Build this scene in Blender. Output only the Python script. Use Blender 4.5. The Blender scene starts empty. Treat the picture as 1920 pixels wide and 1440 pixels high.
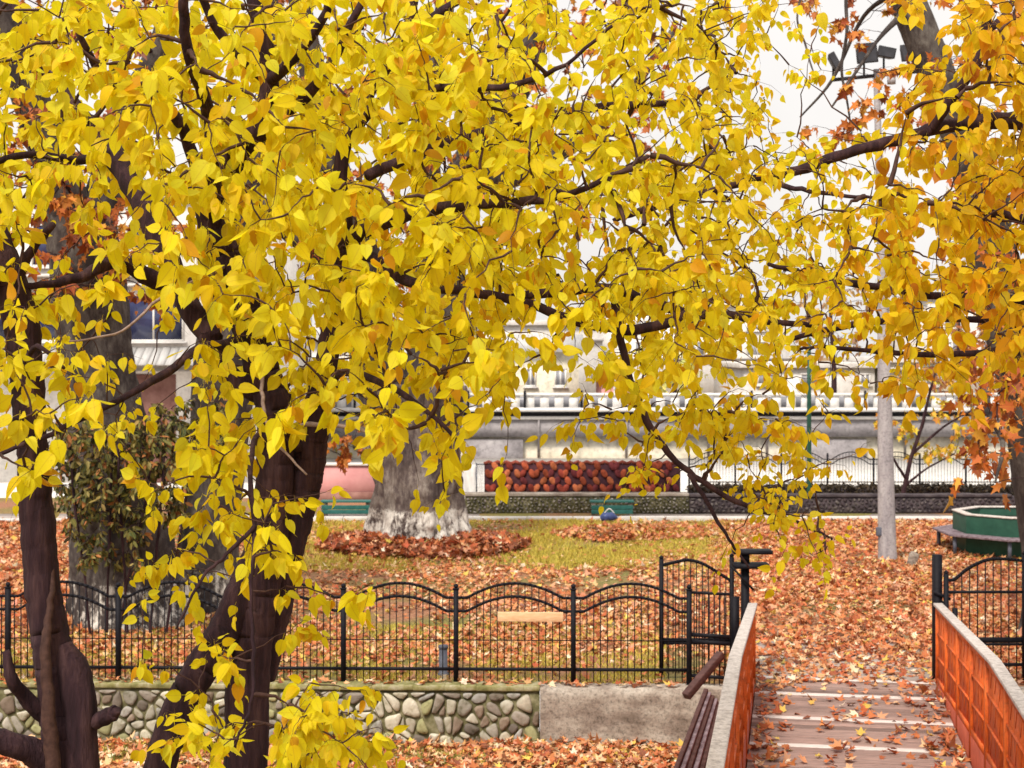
import bpy, math, random
import numpy as np
from mathutils import Vector, Matrix, noise as mnoise

R = math.radians
S = bpy.context.scene
COL = S.collection
rng = np.random.default_rng(11)
random.seed(5)

# ------------------------------------------------------------------ camera, world, sun, exposure
F, CX, HY, ZC = 2900.0, 960.0, 660.0, 4.4          # focal length in photo pixels, principal column, horizon row, eye height
cam_d = bpy.data.cameras.new('camera'); cam = bpy.data.objects.new('camera', cam_d); COL.objects.link(cam)
cam.location = (0, 0, ZC); cam.rotation_euler = (R(90), 0, 0)
cam_d.sensor_width = 36; cam_d.lens = 36*F/1920
cam_d.shift_y = -(720-HY)/1920
cam_d.clip_start = .1; cam_d.clip_end = 2000
cam_d.dof.use_dof = True; cam_d.dof.focus_distance = 9.0; cam_d.dof.aperture_fstop = 5.6
S.camera = cam

SUN_EL, SUN_ROT = R(52), R(205)
w = bpy.data.worlds.new('World'); S.world = w; w.use_nodes = True
wn, wl = w.node_tree.nodes, w.node_tree.links
bg = wn['Background']
sky = wn.new('ShaderNodeTexSky'); sky.sky_type = 'NISHITA'; sky.sun_disc = False
sky.sun_elevation = SUN_EL; sky.sun_rotation = SUN_ROT
sky.air_density = 1.0; sky.dust_density = 6.0; sky.ozone_density = 1.0
hs = wn.new('ShaderNodeHueSaturation'); hs.inputs['Saturation'].default_value = .08
wl.new(sky.outputs[0], hs.inputs['Color'])
# overcast: the clear sky is mostly hidden behind an even white cloud layer
ov = wn.new('ShaderNodeMix'); ov.data_type = 'RGBA'; ov.inputs[0].default_value = .82; ov.inputs[7].default_value = (5.2, 5.0, 4.82, 1)
cn = wn.new('ShaderNodeTexNoise'); cn.inputs['Scale'].default_value = 3.5; cn.inputs['Detail'].default_value = 5
cm = wn.new('ShaderNodeMapRange'); cm.inputs[1].default_value = .35; cm.inputs[2].default_value = .65; cm.inputs[3].default_value = .90; cm.inputs[4].default_value = 1.08
wl.new(cn.outputs['Fac'], cm.inputs[0])
cx = wn.new('ShaderNodeVectorMath'); cx.operation = 'SCALE'; cx.inputs[0].default_value = (5.2, 5.0, 4.82)
wl.new(cm.outputs[0], cx.inputs['Scale']); wl.new(cx.outputs[0], ov.inputs[7])
wl.new(hs.outputs[0], ov.inputs[6]); wl.new(ov.outputs[2], bg.inputs['Color'])
bg.inputs['Strength'].default_value = .13
sd = bpy.data.lights.new('sun', 'SUN'); sd.energy = 2.4; sd.angle = R(14); sd.color = (1, .92, .80)
sun = bpy.data.objects.new('sun', sd); COL.objects.link(sun)
# sun stands behind the camera, a little to the left
az = R(205)
sdir = Vector((math.sin(az)*math.cos(SUN_EL), math.cos(az)*math.cos(SUN_EL), math.sin(SUN_EL)))
sun.rotation_euler = sdir.to_track_quat('Z', 'Y').to_euler(); sun.location = (0, -10, 30)
S.view_settings.view_transform = 'Standard'; S.view_settings.look = 'None'
S.view_settings.exposure = .68; S.view_settings.gamma = 1
S.cycles.max_bounces = 6; S.cycles.diffuse_bounces = 3; S.cycles.transmission_bounces = 4
S.cycles.use_denoising = True

# ------------------------------------------------------------------ helpers
def P(px, py, Y):
    return np.array(((px-CX)/F*Y, Y, ZC-(py-HY)/F*Y))
def GX(px, Y): return (px-CX)/F*Y
def GZ(py, Y): return ZC-(py-HY)/F*Y
def GY(py, z=0.0): return F*(ZC-z)/(py-HY)

def origin(o):
    v = Vector((0, 0, 0))
    while o is not None:
        v = v+o.location; o = o.parent
    return v
def tag(o, label=None, cat=None, group=None, kind=None):
    if label: o['label'] = label
    if cat: o['category'] = cat
    if group: o['group'] = group
    if kind: o['kind'] = kind
    return o
def empty(name, loc, label, cat, group=None):
    o = bpy.data.objects.new(name, None); COL.objects.link(o)
    o.location = tuple(float(c) for c in loc); o.empty_display_size = .2
    return tag(o, label, cat, group)

def mesh_np(name, verts, facesets, mat, parent=None, base=None, smooth=False, attrs=None):
    """facesets: list of int arrays (m,k)"""
    verts = np.asarray(verts, dtype=np.float64)
    org = np.array(origin(parent)) if parent is not None else (np.array(base, dtype=float) if base is not None else np.zeros(3))
    v = (verts-org).astype(np.float32)
    me = bpy.data.meshes.new(name)
    me.vertices.add(len(v)); me.vertices.foreach_set('co', v.ravel())
    facesets = [np.asarray(f, dtype=np.int32) for f in facesets if len(f)]
    nl = sum(f.size for f in facesets); npoly = sum(len(f) for f in facesets)
    me.loops.add(nl); me.polygons.add(npoly)
    me.loops.foreach_set('vertex_index', np.concatenate([f.ravel() for f in facesets]))
    tot = np.concatenate([np.full(len(f), f.shape[1], dtype=np.int32) for f in facesets])
    st = np.concatenate([[0], np.cumsum(tot)[:-1]]).astype(np.int32)
    me.polygons.foreach_set('loop_start', st)
    me.update(calc_edges=True)
    if smooth: me.polygons.foreach_set('use_smooth', np.ones(npoly, dtype=bool))
    for k, a in (attrs or {}).items():
        a = np.asarray(a, dtype=np.float32)
        if a.shape[1] == 3: a = np.concatenate([a, np.ones((len(a), 1), np.float32)], 1)
        at = me.attributes.new(k, 'FLOAT_COLOR', 'POINT'); at.data.foreach_set('color', a.ravel())
    me.validate()
    o = bpy.data.objects.new(name, me); COL.objects.link(o)
    if parent is not None: o.parent = parent
    elif base is not None: o.location = tuple(float(c) for c in base)
    if mat: me.materials.append(mat)
    return o

class MB:
    def __init__(s): s.v = []; s.f = {}; s.c = []; s.n = 0; s.col = (1, 1, 1)
    def add(s, verts, faces, col=None):
        verts = np.asarray(verts, dtype=float)
        for f in faces: s.f.setdefault(len(f), []).append([i+s.n for i in f])
        s.v.append(verts); s.c.append(np.tile(np.array(col if col is not None else s.col, dtype=float), (len(verts), 1))); s.n += len(verts)
    def box(s, c, size, rz=0.0, col=None):
        x, y, z = [q/2 for q in size]
        v = np.array([(-x, -y, -z), (x, -y, -z), (x, y, -z), (-x, y, -z), (-x, -y, z), (x, -y, z), (x, y, z), (-x, y, z)])
        if rz:
            k, q = math.cos(rz), math.sin(rz); v = v@np.array([[k, q, 0], [-q, k, 0], [0, 0, 1]])
        s.add(v+np.array(c), [(0, 3, 2, 1), (4, 5, 6, 7), (0, 1, 5, 4), (1, 2, 6, 5), (2, 3, 7, 6), (3, 0, 4, 7)], col)
    def b2(s, lo, hi, col=None):
        lo = np.array(lo, float); hi = np.array(hi, float); s.box((lo+hi)/2, hi-lo, 0, col)
    def bar(s, p, q, wx, wz, up=(0, 0, 1), col=None):
        p = np.array(p, float); q = np.array(q, float); d = q-p; d /= np.linalg.norm(d)+1e-9
        side = np.cross(d, np.array(up, float)); nn = np.linalg.norm(side)
        side = side/nn if nn > 1e-6 else np.array((1., 0, 0)); u = np.cross(side, d)
        a, b = side*wx/2, u*wz/2
        v = [p-a-b, p+a-b, p+a+b, p-a+b, q-a-b, q+a-b, q+a+b, q-a+b]
        s.add(v, [(0, 1, 2, 3), (4, 7, 6, 5), (0, 4, 5, 1), (1, 5, 6, 2), (2, 6, 7, 3), (3, 7, 4, 0)], col)
    def tube(s, pts, rad, n=8, col=None, rough=0.0, nsc=3.0, seed=0.0, caps=True):
        pts = np.asarray(pts, float); m = len(pts); rad = np.broadcast_to(np.asarray(rad, float), (m,))
        d = np.gradient(pts, axis=0); d /= (np.linalg.norm(d, axis=1)[:, None]+1e-9)
        a = np.array((1., 0, 0)) if abs(d[0][0]) < .8 else np.array((0, 1., 0))
        vs = []
        for i in range(m):
            a = a-d[i]*a.dot(d[i]); a /= np.linalg.norm(a)+1e-9; b = np.cross(d[i], a)
            for k in range(n):
                t = 2*math.pi*k/n; o = a*math.cos(t)+b*math.sin(t); r = rad[i]
                if rough:
                    q = pts[i]+o*r
                    r *= 1+rough*(mnoise.fractal(Vector((q[0]*nsc*2.2+seed, q[1]*nsc*2.2, q[2]*nsc*.35)), .8, 2.0, 4))
                vs.append(pts[i]+o*r)
        fs = [(i*n+k, i*n+(k+1) % n, (i+1)*n+(k+1) % n, (i+1)*n+k) for i in range(m-1) for k in range(n)]
        s.add(vs, fs, col)
        if caps:
            for i, rev in ((0, True), (m-1, False)):
                ring = [s.n-m*n+i*n+k for k in range(n)]
                s.f.setdefault(n, []).append(ring[::-1] if rev else ring)
    def prism(s, poly, z0, z1, col=None):
        n = len(poly); v = [(x, y, z0) for x, y in poly]+[(x, y, z1) for x, y in poly]
        s.add(v, [tuple(range(n-1, -1, -1)), tuple(range(n, 2*n))]+[(k, (k+1) % n, n+(k+1) % n, n+k) for k in range(n)], col)
    def build(s, name, mat, parent=None, base=None, smooth=False, bevel=0.0):
        o = mesh_np(name, np.concatenate(s.v), [np.array(f) for f in s.f.values()], mat, parent, base, smooth, {'col': np.concatenate(s.c)})
        if bevel:
            m = o.modifiers.new('bevel', 'BEVEL'); m.width = bevel; m.segments = 2; m.limit_method = 'ANGLE'
        return o

def cr(pts, k=6):
    """Catmull-Rom resample of an (n,d) control list"""
    p = np.asarray(pts, float); out = []
    q = np.vstack([2*p[0]-p[1], p, 2*p[-1]-p[-2]])
    for i in range(1, len(q)-2):
        for j in range(k):
            t = j/k
            out.append(.5*((2*q[i])+(-q[i-1]+q[i+1])*t+(2*q[i-1]-5*q[i]+4*q[i+1]-q[i+2])*t*t+(-q[i-1]+3*q[i]-3*q[i+1]+q[i+2])*t**3))
    out.append(p[-1]); return np.array(out)

# ------------------------------------------------------------------ materials
def new_mat(name):
    m = bpy.data.materials.new(name); m.use_nodes = True; nt = m.node_tree
    return m, nt.nodes, nt.links, nt.nodes['Principled BSDF']
def ramp(n, stops):
    r = n.new('ShaderNodeValToRGB'); e = r.color_ramp.elements
    while len(e) < len(stops): e.new(.5)
    for i, (p, c) in enumerate(stops): e[i].position = p; e[i].color = (*c, 1)
    return r
def coords(n, l, scale=(1, 1, 1), obj=True):
    tc = n.new('ShaderNodeTexCoord'); mp = n.new('ShaderNodeMapping'); mp.inputs['Scale'].default_value = scale
    l.new(tc.outputs['Object'], mp.inputs['Vector']); return mp
def mixc(n, l, fac, a, b, mode='MIX'):
    m = n.new('ShaderNodeMix'); m.data_type = 'RGBA'; m.blend_type = mode
    for s, v in ((m.inputs[0], fac), (m.inputs[6], a), (m.inputs[7], b)):
        if isinstance(v, (int, float)): s.default_value = v
        elif isinstance(v, tuple): s.default_value = (*v, 1)
        else: l.new(v, s)
    return m.outputs[2]
def noise_node(n, l, vec, scale, detail=6, rough=.6):
    t = n.new('ShaderNodeTexNoise'); t.inputs['Scale'].default_value = scale; t.inputs['Detail'].default_value = detail
    t.inputs['Roughness'].default_value = rough; l.new(vec, t.inputs['Vector']); return t
def bump(n, l, b, h, strength, dist=.02):
    bm = n.new('ShaderNodeBump'); bm.inputs['Strength'].default_value = strength; bm.inputs['Distance'].default_value = dist
    l.new(h, bm.inputs['Height']); l.new(bm.outputs[0], b.inputs['Normal'])

def mat_noise(name, stops, scale=5, stretch=(1, 1, 1), rough=.8, bmp=.3, metal=0, spec=.3, attr=False, dist=.02, detail=8, speck=0, sscale=45):
    m, n, l, b = new_mat(name)
    mp = coords(n, l, stretch); t = noise_node(n, l, mp.outputs[0], scale, detail)
    r = ramp(n, stops); l.new(t.outputs['Fac'], r.inputs[0]); c = r.outputs[0]
    if attr:
        a = n.new('ShaderNodeAttribute'); a.attribute_name = 'col'; c = mixc(n, l, 1.0, c, a.outputs['Color'], 'MULTIPLY')
    if speck:
        t2 = noise_node(n, l, coords(n, l).outputs[0], sscale, 5, .75); r2 = ramp(n, [(.36, (1-speck,)*3), (.5, (1, 1, 1)), (.68, (1+speck*.45,)*3)]); l.new(t2.outputs['Fac'], r2.inputs[0])
        c = mixc(n, l, 1.0, c, r2.outputs[0], 'MULTIPLY')
    l.new(c, b.inputs['Base Color']); b.inputs['Roughness'].default_value = rough; b.inputs['Metallic'].default_value = metal
    b.inputs['Specular IOR Level'].default_value = spec
    if bmp: bump(n, l, b, t.outputs['Fac'], bmp, dist)
    return m

def mat_leaf(name, trans=.4, spots=.5, spot_col=(.30, .09, .015)):
    m, n, l, b = new_mat(name)
    a = n.new('ShaderNodeAttribute'); a.attribute_name = 'col'
    lc = n.new('ShaderNodeAttribute'); lc.attribute_name = 'lc'
    sp = n.new('ShaderNodeSeparateXYZ'); l.new(lc.outputs['Vector'], sp.inputs[0])
    mp = coords(n, l)
    t = noise_node(n, l, mp.outputs[0], 45, 3)
    r = ramp(n, [(.62, (0, 0, 0)), (.72, (1, 1, 1))]); l.new(t.outputs['Fac'], r.inputs[0])
    mu = n.new('ShaderNodeMath'); mu.operation = 'MULTIPLY'; mu.inputs[1].default_value = spots; l.new(r.outputs[0], mu.inputs[0])
    c = mixc(n, l, mu.outputs[0], a.outputs['Color'], spot_col)
    ab = n.new('ShaderNodeMath'); ab.operation = 'ABSOLUTE'; l.new(sp.outputs[0], ab.inputs[0])
    mr = n.new('ShaderNodeMapRange'); mr.inputs[1].default_value = .0; mr.inputs[2].default_value = .035; mr.inputs[3].default_value = .35; mr.inputs[4].default_value = 0
    l.new(ab.outputs[0], mr.inputs[0])
    c = mixc(n, l, mr.outputs[0], c, (.55, .32, .03))
    ed = n.new('ShaderNodeMapRange'); ed.inputs[1].default_value = .27; ed.inputs[2].default_value = .42; ed.inputs[3].default_value = 0; ed.inputs[4].default_value = .38
    l.new(ab.outputs[0], ed.inputs[0])
    rn = n.new('ShaderNodeMath'); rn.operation = 'MULTIPLY'; l.new(ed.outputs[0], rn.inputs[0]); l.new(sp.outputs[2], rn.inputs[1])
    c = mixc(n, l, rn.outputs[0], c, (.55, .22, .015))
    # side veins: faint stripes running out from the midrib
    vv = n.new('ShaderNodeMath'); vv.operation = 'MULTIPLY_ADD'; vv.inputs[1].default_value = -.55
    l.new(ab.outputs[0], vv.inputs[0]); l.new(sp.outputs[1], vv.inputs[2])
    sn = n.new('ShaderNodeMath'); sn.operation = 'MULTIPLY'; sn.inputs[1].default_value = 44; l.new(vv.outputs[0], sn.inputs[0])
    si = n.new('ShaderNodeMath'); si.operation = 'SINE'; l.new(sn.outputs[0], si.inputs[0])
    l.new(c, b.inputs['Base Color']); b.inputs['Roughness'].default_value = .55; b.inputs['Specular IOR Level'].default_value = .25
    bump(n, l, b, si.outputs[0], .10, .0012)
    tr = n.new('ShaderNodeBsdfTranslucent'); l.new(c, tr.inputs['Color'])
    mx = n.new('ShaderNodeMixShader'); mx.inputs[0].default_value = trans
    l.new(b.outputs[0], mx.inputs[1]); l.new(tr.outputs[0], mx.inputs[2])
    l.new(mx.outputs[0], n['Material Output'].inputs['Surface'])
    return m

M = {}
M['leaf'] = mat_leaf('yellow_leaf', .58, .22)
M['litter'] = mat_leaf('dry_leaf', .15, .45, (.16, .05, .02))
M['bark'] = mat_noise('dark_bark', [(.3, (.014, .0055, .0085)), (.5, (.034, .014, .019)), (.72, (.085, .042, .042))], 16, (1, 1, .14), .9, 1.0, dist=.04)
M['twig'] = mat_noise('twig_bark', [(.3, (.03, .012, .010)), (.7, (.085, .04, .03))], 30, rough=.8, bmp=0)
M['paletwig'] = mat_noise('pale_twig_bark', [(.3, (.20, .13, .11)), (.7, (.38, .28, .24))], 30, rough=.8, bmp=0)

def mat_plane(name, ztop, dark=1.0, cover=.36):
    m, n, l, b = new_mat(name)
    mp = coords(n, l, (1, 1, .5)); t = noise_node(n, l, mp.outputs[0], 2.2, 8, .65); t2 = noise_node(n, l, mp.outputs[0], 11, 6, .7)
    k = dark
    r = ramp(n, [(.34, (.028*k, .018*k, .018*k)), (.47, (.085*k, .060*k, .055*k)), (.55, (.18*k, .145*k, .125*k)), (.66, (.34*k, .30*k, .26*k))])
    mm = n.new('ShaderNodeMath'); mm.operation = 'MULTIPLY_ADD'; mm.inputs[1].default_value = .45; l.new(t2.outputs['Fac'], mm.inputs[0])
    m3 = n.new('ShaderNodeMath'); m3.operation = 'MULTIPLY'; m3.inputs[1].default_value = .55; l.new(t.outputs['Fac'], m3.inputs[0]); l.new(m3.outputs[0], mm.inputs[2])
    l.new(mm.outputs[0], r.inputs[0])
    ge = n.new('ShaderNodeNewGeometry'); sp = n.new('ShaderNodeSeparateXYZ'); l.new(ge.outputs['Position'], sp.inputs[0])
    ad = n.new('ShaderNodeMath'); ad.operation = 'MULTIPLY_ADD'; ad.inputs[1].default_value = -.5; l.new(t2.outputs['Fac'], ad.inputs[0]); ad.inputs[2].default_value = ztop+.24
    ls = n.new('ShaderNodeMath'); ls.operation = 'LESS_THAN'; l.new(sp.outputs[2], ls.inputs[0]); l.new(ad.outputs[0], ls.inputs[1])
    fl = ramp(n, [(cover, (0, 0, 0)), (cover+.09, (1, 1, 1))]); l.new(mm.outputs[0], fl.inputs[0])
    fm = n.new('ShaderNodeMath'); fm.operation = 'MULTIPLY'; l.new(ls.outputs[0], fm.inputs[0]); l.new(fl.outputs[0], fm.inputs[1])
    paint = ramp(n, [(.35, (.36, .32, .28)), (.6, (.72, .68, .62))]); l.new(t2.outputs['Fac'], paint.inputs[0])
    c = mixc(n, l, fm.outputs[0], r.outputs[0], paint.outputs[0])
    l.new(c, b.inputs['Base Color']); b.inputs['Roughness'].default_value = .9
    bump(n, l, b, mm.outputs[0], .7, .06)
    return m
M['iron'] = mat_noise('black_iron', [(.3, (.004, .004, .007)), (.7, (.011, .010, .015))], 20, rough=.65, bmp=.1, spec=.18)
M['orange'] = mat_noise('orange_paint', [(.27, (.36, .065, .014)), (.42, (.64, .115, .016)), (.58, (.74, .145, .022)), (.75, (.78, .21, .05))], 7, (1, 1, .6), .6, .15, speck=.3, sscale=14)
M['redbeam'] = mat_noise('faded_red_paint', [(.3, (.30, .050, .022)), (.6, (.44, .085, .04)), (.8, (.50, .13, .07))], 6, rough=.7, bmp=.2)
M['cap'] = mat_noise('weathered_cap_board', [(.3, (.36, .31, .28)), (.5, (.55, .49, .45)), (.75, (.66, .60, .56))], 14, rough=.85, bmp=.2, speck=.3, sscale=30)
M['plank'] = mat_noise('deck_plank', [(.3, (.55, .55, .55)), (.5, (.85, .85, .85)), (.7, (1.15, 1.1, 1.1))], 6, (.6, 6, 1), .85, .3, attr=True)
M['timber'] = mat_noise('brown_timber', [(.3, (.05, .022, .020)), (.7, (.11, .055, .05))], 10, (1, 1, 3), .85, .3)
M['paletimber'] = mat_noise('lilac_weathered_timber', [(.35, (.09, .055, .065)), (.7, (.30, .24, .27))], 12, rough=.85, bmp=.3)
M['concrete'] = mat_noise('old_concrete', [(.28, (.12, .09, .07)), (.44, (.25, .20, .165)), (.56, (.37, .32, .27)), (.72, (.50, .45, .39))], 2.6, (.8, 1, 1.5), .92, .8, detail=14, speck=.5, sscale=26)
M['stone'] = mat_noise('field_stone', [(.3, (.34, .33, .22)), (.45, (.8, .79, .72)), (.6, (1.0, 1.0, .97)), (.75, (1.3, 1.28, 1.2))], 7, rough=.9, bmp=.5, attr=True)
M['mortar'] = mat_noise('mossy_mortar', [(.3, (.03, .026, .014)), (.5, (.10, .09, .04)), (.62, (.20, .175, .10)), (.8, (.32, .29, .2))], 5, rough=.95, bmp=.6)
M['moss'] = mat_noise('mossy_coping', [(.3, (.10, .10, .03)), (.5, (.24, .22, .09)), (.7, (.42, .38, .27))], 6, rough=.95, bmp=.6)
M['pole'] = mat_noise('pole_concrete', [(.3, (.22, .20, .22)), (.5, (.36, .335, .35)), (.75, (.48, .455, .46))], 5, (1, 1, .25), .85, .3, speck=.35, sscale=22)
M['lampblack'] = mat_noise('lamp_housing', [(.3, (.012, .011, .014)), (.7, (.035, .032, .038))], 8, rough=.5, bmp=0)
M['lampglass'] = mat_noise('lamp_glass', [(.3, (.02, .02, .024)), (.7, (.05, .05, .06))], 6, rough=.3, bmp=0, spec=.4)
M['green'] = mat_noise('green_paint', [(.3, (.010, .050, .032)), (.7, (.022, .085, .055))], 6, rough=.5, bmp=.1)
M['teal'] = mat_noise('teal_paint', [(.3, (.012, .085, .075)), (.7, (.03, .14, .12))], 6, rough=.5, bmp=.1)
M['white'] = mat_noise('white_paint', [(.3, (.62, .60, .58)), (.7, (.80, .78, .76))], 5, rough=.6, bmp=.1)
M['offwhite'] = mat_noise('pale_render', [(.3, (.55, .52, .49)), (.55, (.68, .65, .62)), (.75, (.76, .74, .71))], .8, rough=.85, bmp=.1, speck=.2, sscale=5)
M['beige'] = mat_noise('beige_render', [(.3, (.50, .45, .35)), (.5, (.68, .62, .50)), (.7, (.76, .71, .61))], .7, (1, 1, 2), .9, .2, speck=.3, sscale=5)
M['greyrender'] = mat_noise('grey_girder_concrete', [(.3, (.22, .20, .21)), (.55, (.33, .305, .315)), (.75, (.41, .385, .39))], .9, (1, 1, 2), .9, .2, speck=.3, sscale=6)
M['pink'] = mat_noise('pink_render', [(.3, (.52, .22, .22)), (.7, (.66, .33, .32))], 1.5, rough=.85, bmp=.1)
M['brick'] = mat_noise('dull_red_render', [(.3, (.20, .085, .07)), (.7, (.36, .19, .16))], 3, rough=.9, bmp=.2)
M['pane'] = mat_noise('blue_window_pane', [(.35, (.014, .018, .06)), (.65, (.04, .05, .13))], 1.3, rough=.12, bmp=0, spec=.6)
M['palepane'] = mat_noise('pale_window_pane', [(.35, (.20, .20, .23)), (.65, (.36, .36, .39))], .6, rough=.2, bmp=0, spec=.5)
M['roof'] = mat_noise('grey_roof_sheet', [(.3, (.38, .37, .37)), (.7, (.56, .55, .54))], 1.0, (12, 1, 1), .7, .3)
M['tile'] = mat_noise('clay_tile', [(.3, (.5, .45, .45)), (.7, (1.15, 1.1, 1.1))], 11, rough=.95, spec=.1, bmp=.2, attr=True)
M['tileback'] = mat_noise('dark_purple_backing', [(.3, (.035, .012, .020)), (.7, (.085, .028, .036))], 9, rough=.9, bmp=.3)
M['wood'] = mat_noise('raw_board', [(.3, (.66, .38, .19)), (.7, (.82, .56, .34))], 7, (1, 1, 5), .8, .2)
M['bluegrey'] = mat_noise('blue_grey_metal', [(.3, (.07, .075, .10)), (.7, (.13, .14, .18))], 9, rough=.6, bmp=.1)
M['blueplastic'] = mat_noise('blue_plastic', [(.3, (.03, .045, .14)), (.7, (.06, .09, .24))], 9, rough=.4, bmp=.1)
M['hedge'] = mat_leaf('dark_leaf', .2, .3, (.05, .03, .02))

def mat_ground():
    m, n, l, b = new_mat('leafy_turf')
    mp = coords(n, l); t = noise_node(n, l, mp.outputs[0], .35, 5); t2 = noise_node(n, l, mp.outputs[0], 18, 6, .75)
    g = ramp(n, [(.3, (.07, .075, .018)), (.5, (.20, .17, .04)), (.7, (.34, .27, .08))]); l.new(t2.outputs['Fac'], g.inputs[0])
    d = ramp(n, [(.3, (.12, .045, .022)), (.5, (.34, .15, .075)), (.7, (.52, .29, .17))]); l.new(t2.outputs['Fac'], d.inputs[0])
    f = ramp(n, [(.42, (0, 0, 0)), (.58, (1, 1, 1))]); l.new(t.outputs['Fac'], f.inputs[0])
    c = mixc(n, l, f.outputs[0], g.outputs[0], d.outputs[0])
    l.new(c, b.inputs['Base Color']); b.inputs['Roughness'].default_value = .95; bump(n, l, b, t2.outputs['Fac'], .8, .05)
    return m
M['ground'] = mat_ground()
M['pave'] = mat_noise('pale_paving', [(.3, (.50, .47, .44)), (.55, (.64, .61, .58)), (.75, (.74, .71, .68))], 2.0, rough=.9, bmp=.2)
M['slab'] = mat_noise('path_concrete', [(.3, (.25, .20, .18)), (.55, (.38, .32, .29)), (.75, (.48, .42, .38))], 3.0, rough=.9, bmp=.3)

# ------------------------------------------------------------------ leaves
def tmpl_heart():
    mid = [(0, 0), (0, .22), (0, .46), (0, .70), (0, 1.07)]
    sd_ = [(.13, -.025), (.30, .06), (.405, .24), (.395, .47), (.27, .72), (.095, .92)]
    v = mid+sd_+[(-x, y) for x, y in sd_]; f3, f4 = [], []
    for o, flip in ((5, False), (11, True)):
        q = [(0, o, o+1)], [(0, o+1, o+2, 1), (1, o+2, o+3, 2), (2, o+3, o+4, 3), (3, o+4, o+5, 4)]
        f3 += [t[::-1] if flip else t for t in q[0]]; f4 += [t[::-1] if flip else t for t in q[1]]
    pet = [(-.012, 0), (.012, 0), (.012, -.42), (-.012, -.42)]
    k = len(v); v += pet; f4.append((k, k+1, k+2, k+3))
    return np.array(v), [np.array(f4), np.array(f3)]
def tmpl_palm():
    ring = [(0, -.12), (.20, 0), (.52, -.04), (.34, .22), (.58, .52), (.24, .50), (0, 1.0), (-.24, .50), (-.58, .52), (-.34, .22), (-.52, -.04), (-.20, 0)]
    v = [(0, .22)]+ring; n = len(ring)
    return np.array(v), [np.array([(0, 1+k, 1+(k+1) % n) for k in range(n)])]
def tmpl_oval():
    v = [(0, 0), (0, .5), (0, 1), (.26, .28), (.22, .72), (-.26, .28), (-.22, .72)]
    return np.array(v), [np.array([(0, 3, 4, 1), (0, 1, 6, 5)]), np.array([(1, 4, 2), (1, 2, 6)])]
def tmpl_blade():
    return np.array([(-.05, 0), (.05, 0), (.02, .6), (0, 1)]), [np.array([(0, 1, 2), (0, 2, 3)])]
HEART, PALM, OVAL, BLADE = tmpl_heart(), tmpl_palm(), tmpl_oval(), tmpl_blade()

def unit(v): return v/(np.linalg.norm(v, axis=-1, keepdims=True)+1e-9)
def leaves(name, tm, pos, d, nrm, L, W, fold, curl, cols, mat, parent=None, base=None, twist=None, var=.0):
    tv, tf = tm; N, V = len(pos), len(tv)
    d = unit(d); nrm = unit(nrm-d*np.sum(nrm*d, 1, keepdims=True)); sd_ = np.cross(d, nrm)
    x = tv[None, :, 0]*W[:, None]; y = np.repeat(tv[None, :, 1], N, 0)
    z = fold[:, None]*np.abs(x)+curl[:, None]*y*np.abs(y)
    if twist is not None: z = z+twist[:, None]*x*y
    if var: z = z+rng.normal(0, var, (N, V))
    p = pos[:, None]+L[:, None, None]*(x[..., None]*sd_[:, None]+y[..., None]*d[:, None]+z[..., None]*nrm[:, None])
    fs = [(f[None]+(np.arange(N)*V)[:, None, None]).reshape(-1, f.shape[1]) for f in tf]
    lc = np.zeros((N, V, 3)); lc[..., 0] = tv[None, :, 0]; lc[..., 1] = tv[None, :, 1]; lc[..., 2] = rng.random((N, 1))
    col = np.repeat(np.asarray(cols)[:, None], V, 1)
    return mesh_np(name, p.reshape(-1, 3), fs, mat, parent, base, True, {'col': col.reshape(-1, 3), 'lc': lc.reshape(-1, 3)})

def pick_cols(N, pal, wts, jit=.12):
    pal = np.array(pal); k = rng.choice(len(pal), N, p=np.array(wts)/sum(wts))
    c = pal[k]*(1+rng.normal(0, jit, (N, 1)))*(1+rng.normal(0, jit*.3, (N, 3)))
    return np.clip(c, .004, .9)

# ------------------------------------------------------------------ crown growth: every target joins the nearest twig already there
def grow(limb_pts, targets, wob=.18, sag=.12, pathcost=.25, nseg=6):
    nodes = np.concatenate(limb_pts); cost = np.zeros(len(nodes)); owner = np.full(len(nodes), -1)
    nodes = list(nodes); T = np.asarray(targets); Mn = len(T)
    NA = np.array(nodes)
    best = np.full(Mn, 1e9); bi = np.zeros(Mn, int)
    for i in range(Mn):
        q = np.linalg.norm(NA-T[i], axis=1); bi[i] = q.argmin(); best[i] = q[bi[i]]
    costs = list(cost); owners = list(owner); done = np.zeros(Mn, bool); br = []
    for _ in range(Mn):
        i = int(np.where(done, 1e9, best).argmin()); done[i] = True
        a = np.array(nodes[bi[i]]); b = T[i]; par = owners[bi[i]]; ln = np.linalg.norm(b-a)+1e-6
        mid = (a+b)/2+rng.normal(0, wob*ln*.5, 3)+np.array((0, 0, sag*ln))
        t = np.linspace(0, 1, nseg+1)[:, None]
        pts = (1-t)**2*a+2*t*(1-t)*mid+t*t*b
        pts[1:-1] += rng.normal(0, ln*.018, (nseg-1, 3))
        idx = len(br); br.append([pts, par, 1])
        base_c = costs[bi[i]]
        for j in range(2, nseg+1):
            nodes.append(pts[j]); costs.append(base_c+ln*j/nseg); owners.append(idx)
            q = np.linalg.norm(T-pts[j], axis=1)+pathcost*(base_c+ln*j/nseg)
            up = (q < best) & ~done
            best[up] = q[up]; bi[up] = len(nodes)-1
    for k in range(len(br)-1, -1, -1):
        if br[k][1] >= 0: br[br[k][1]][2] += br[k][2]
    return br

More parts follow.
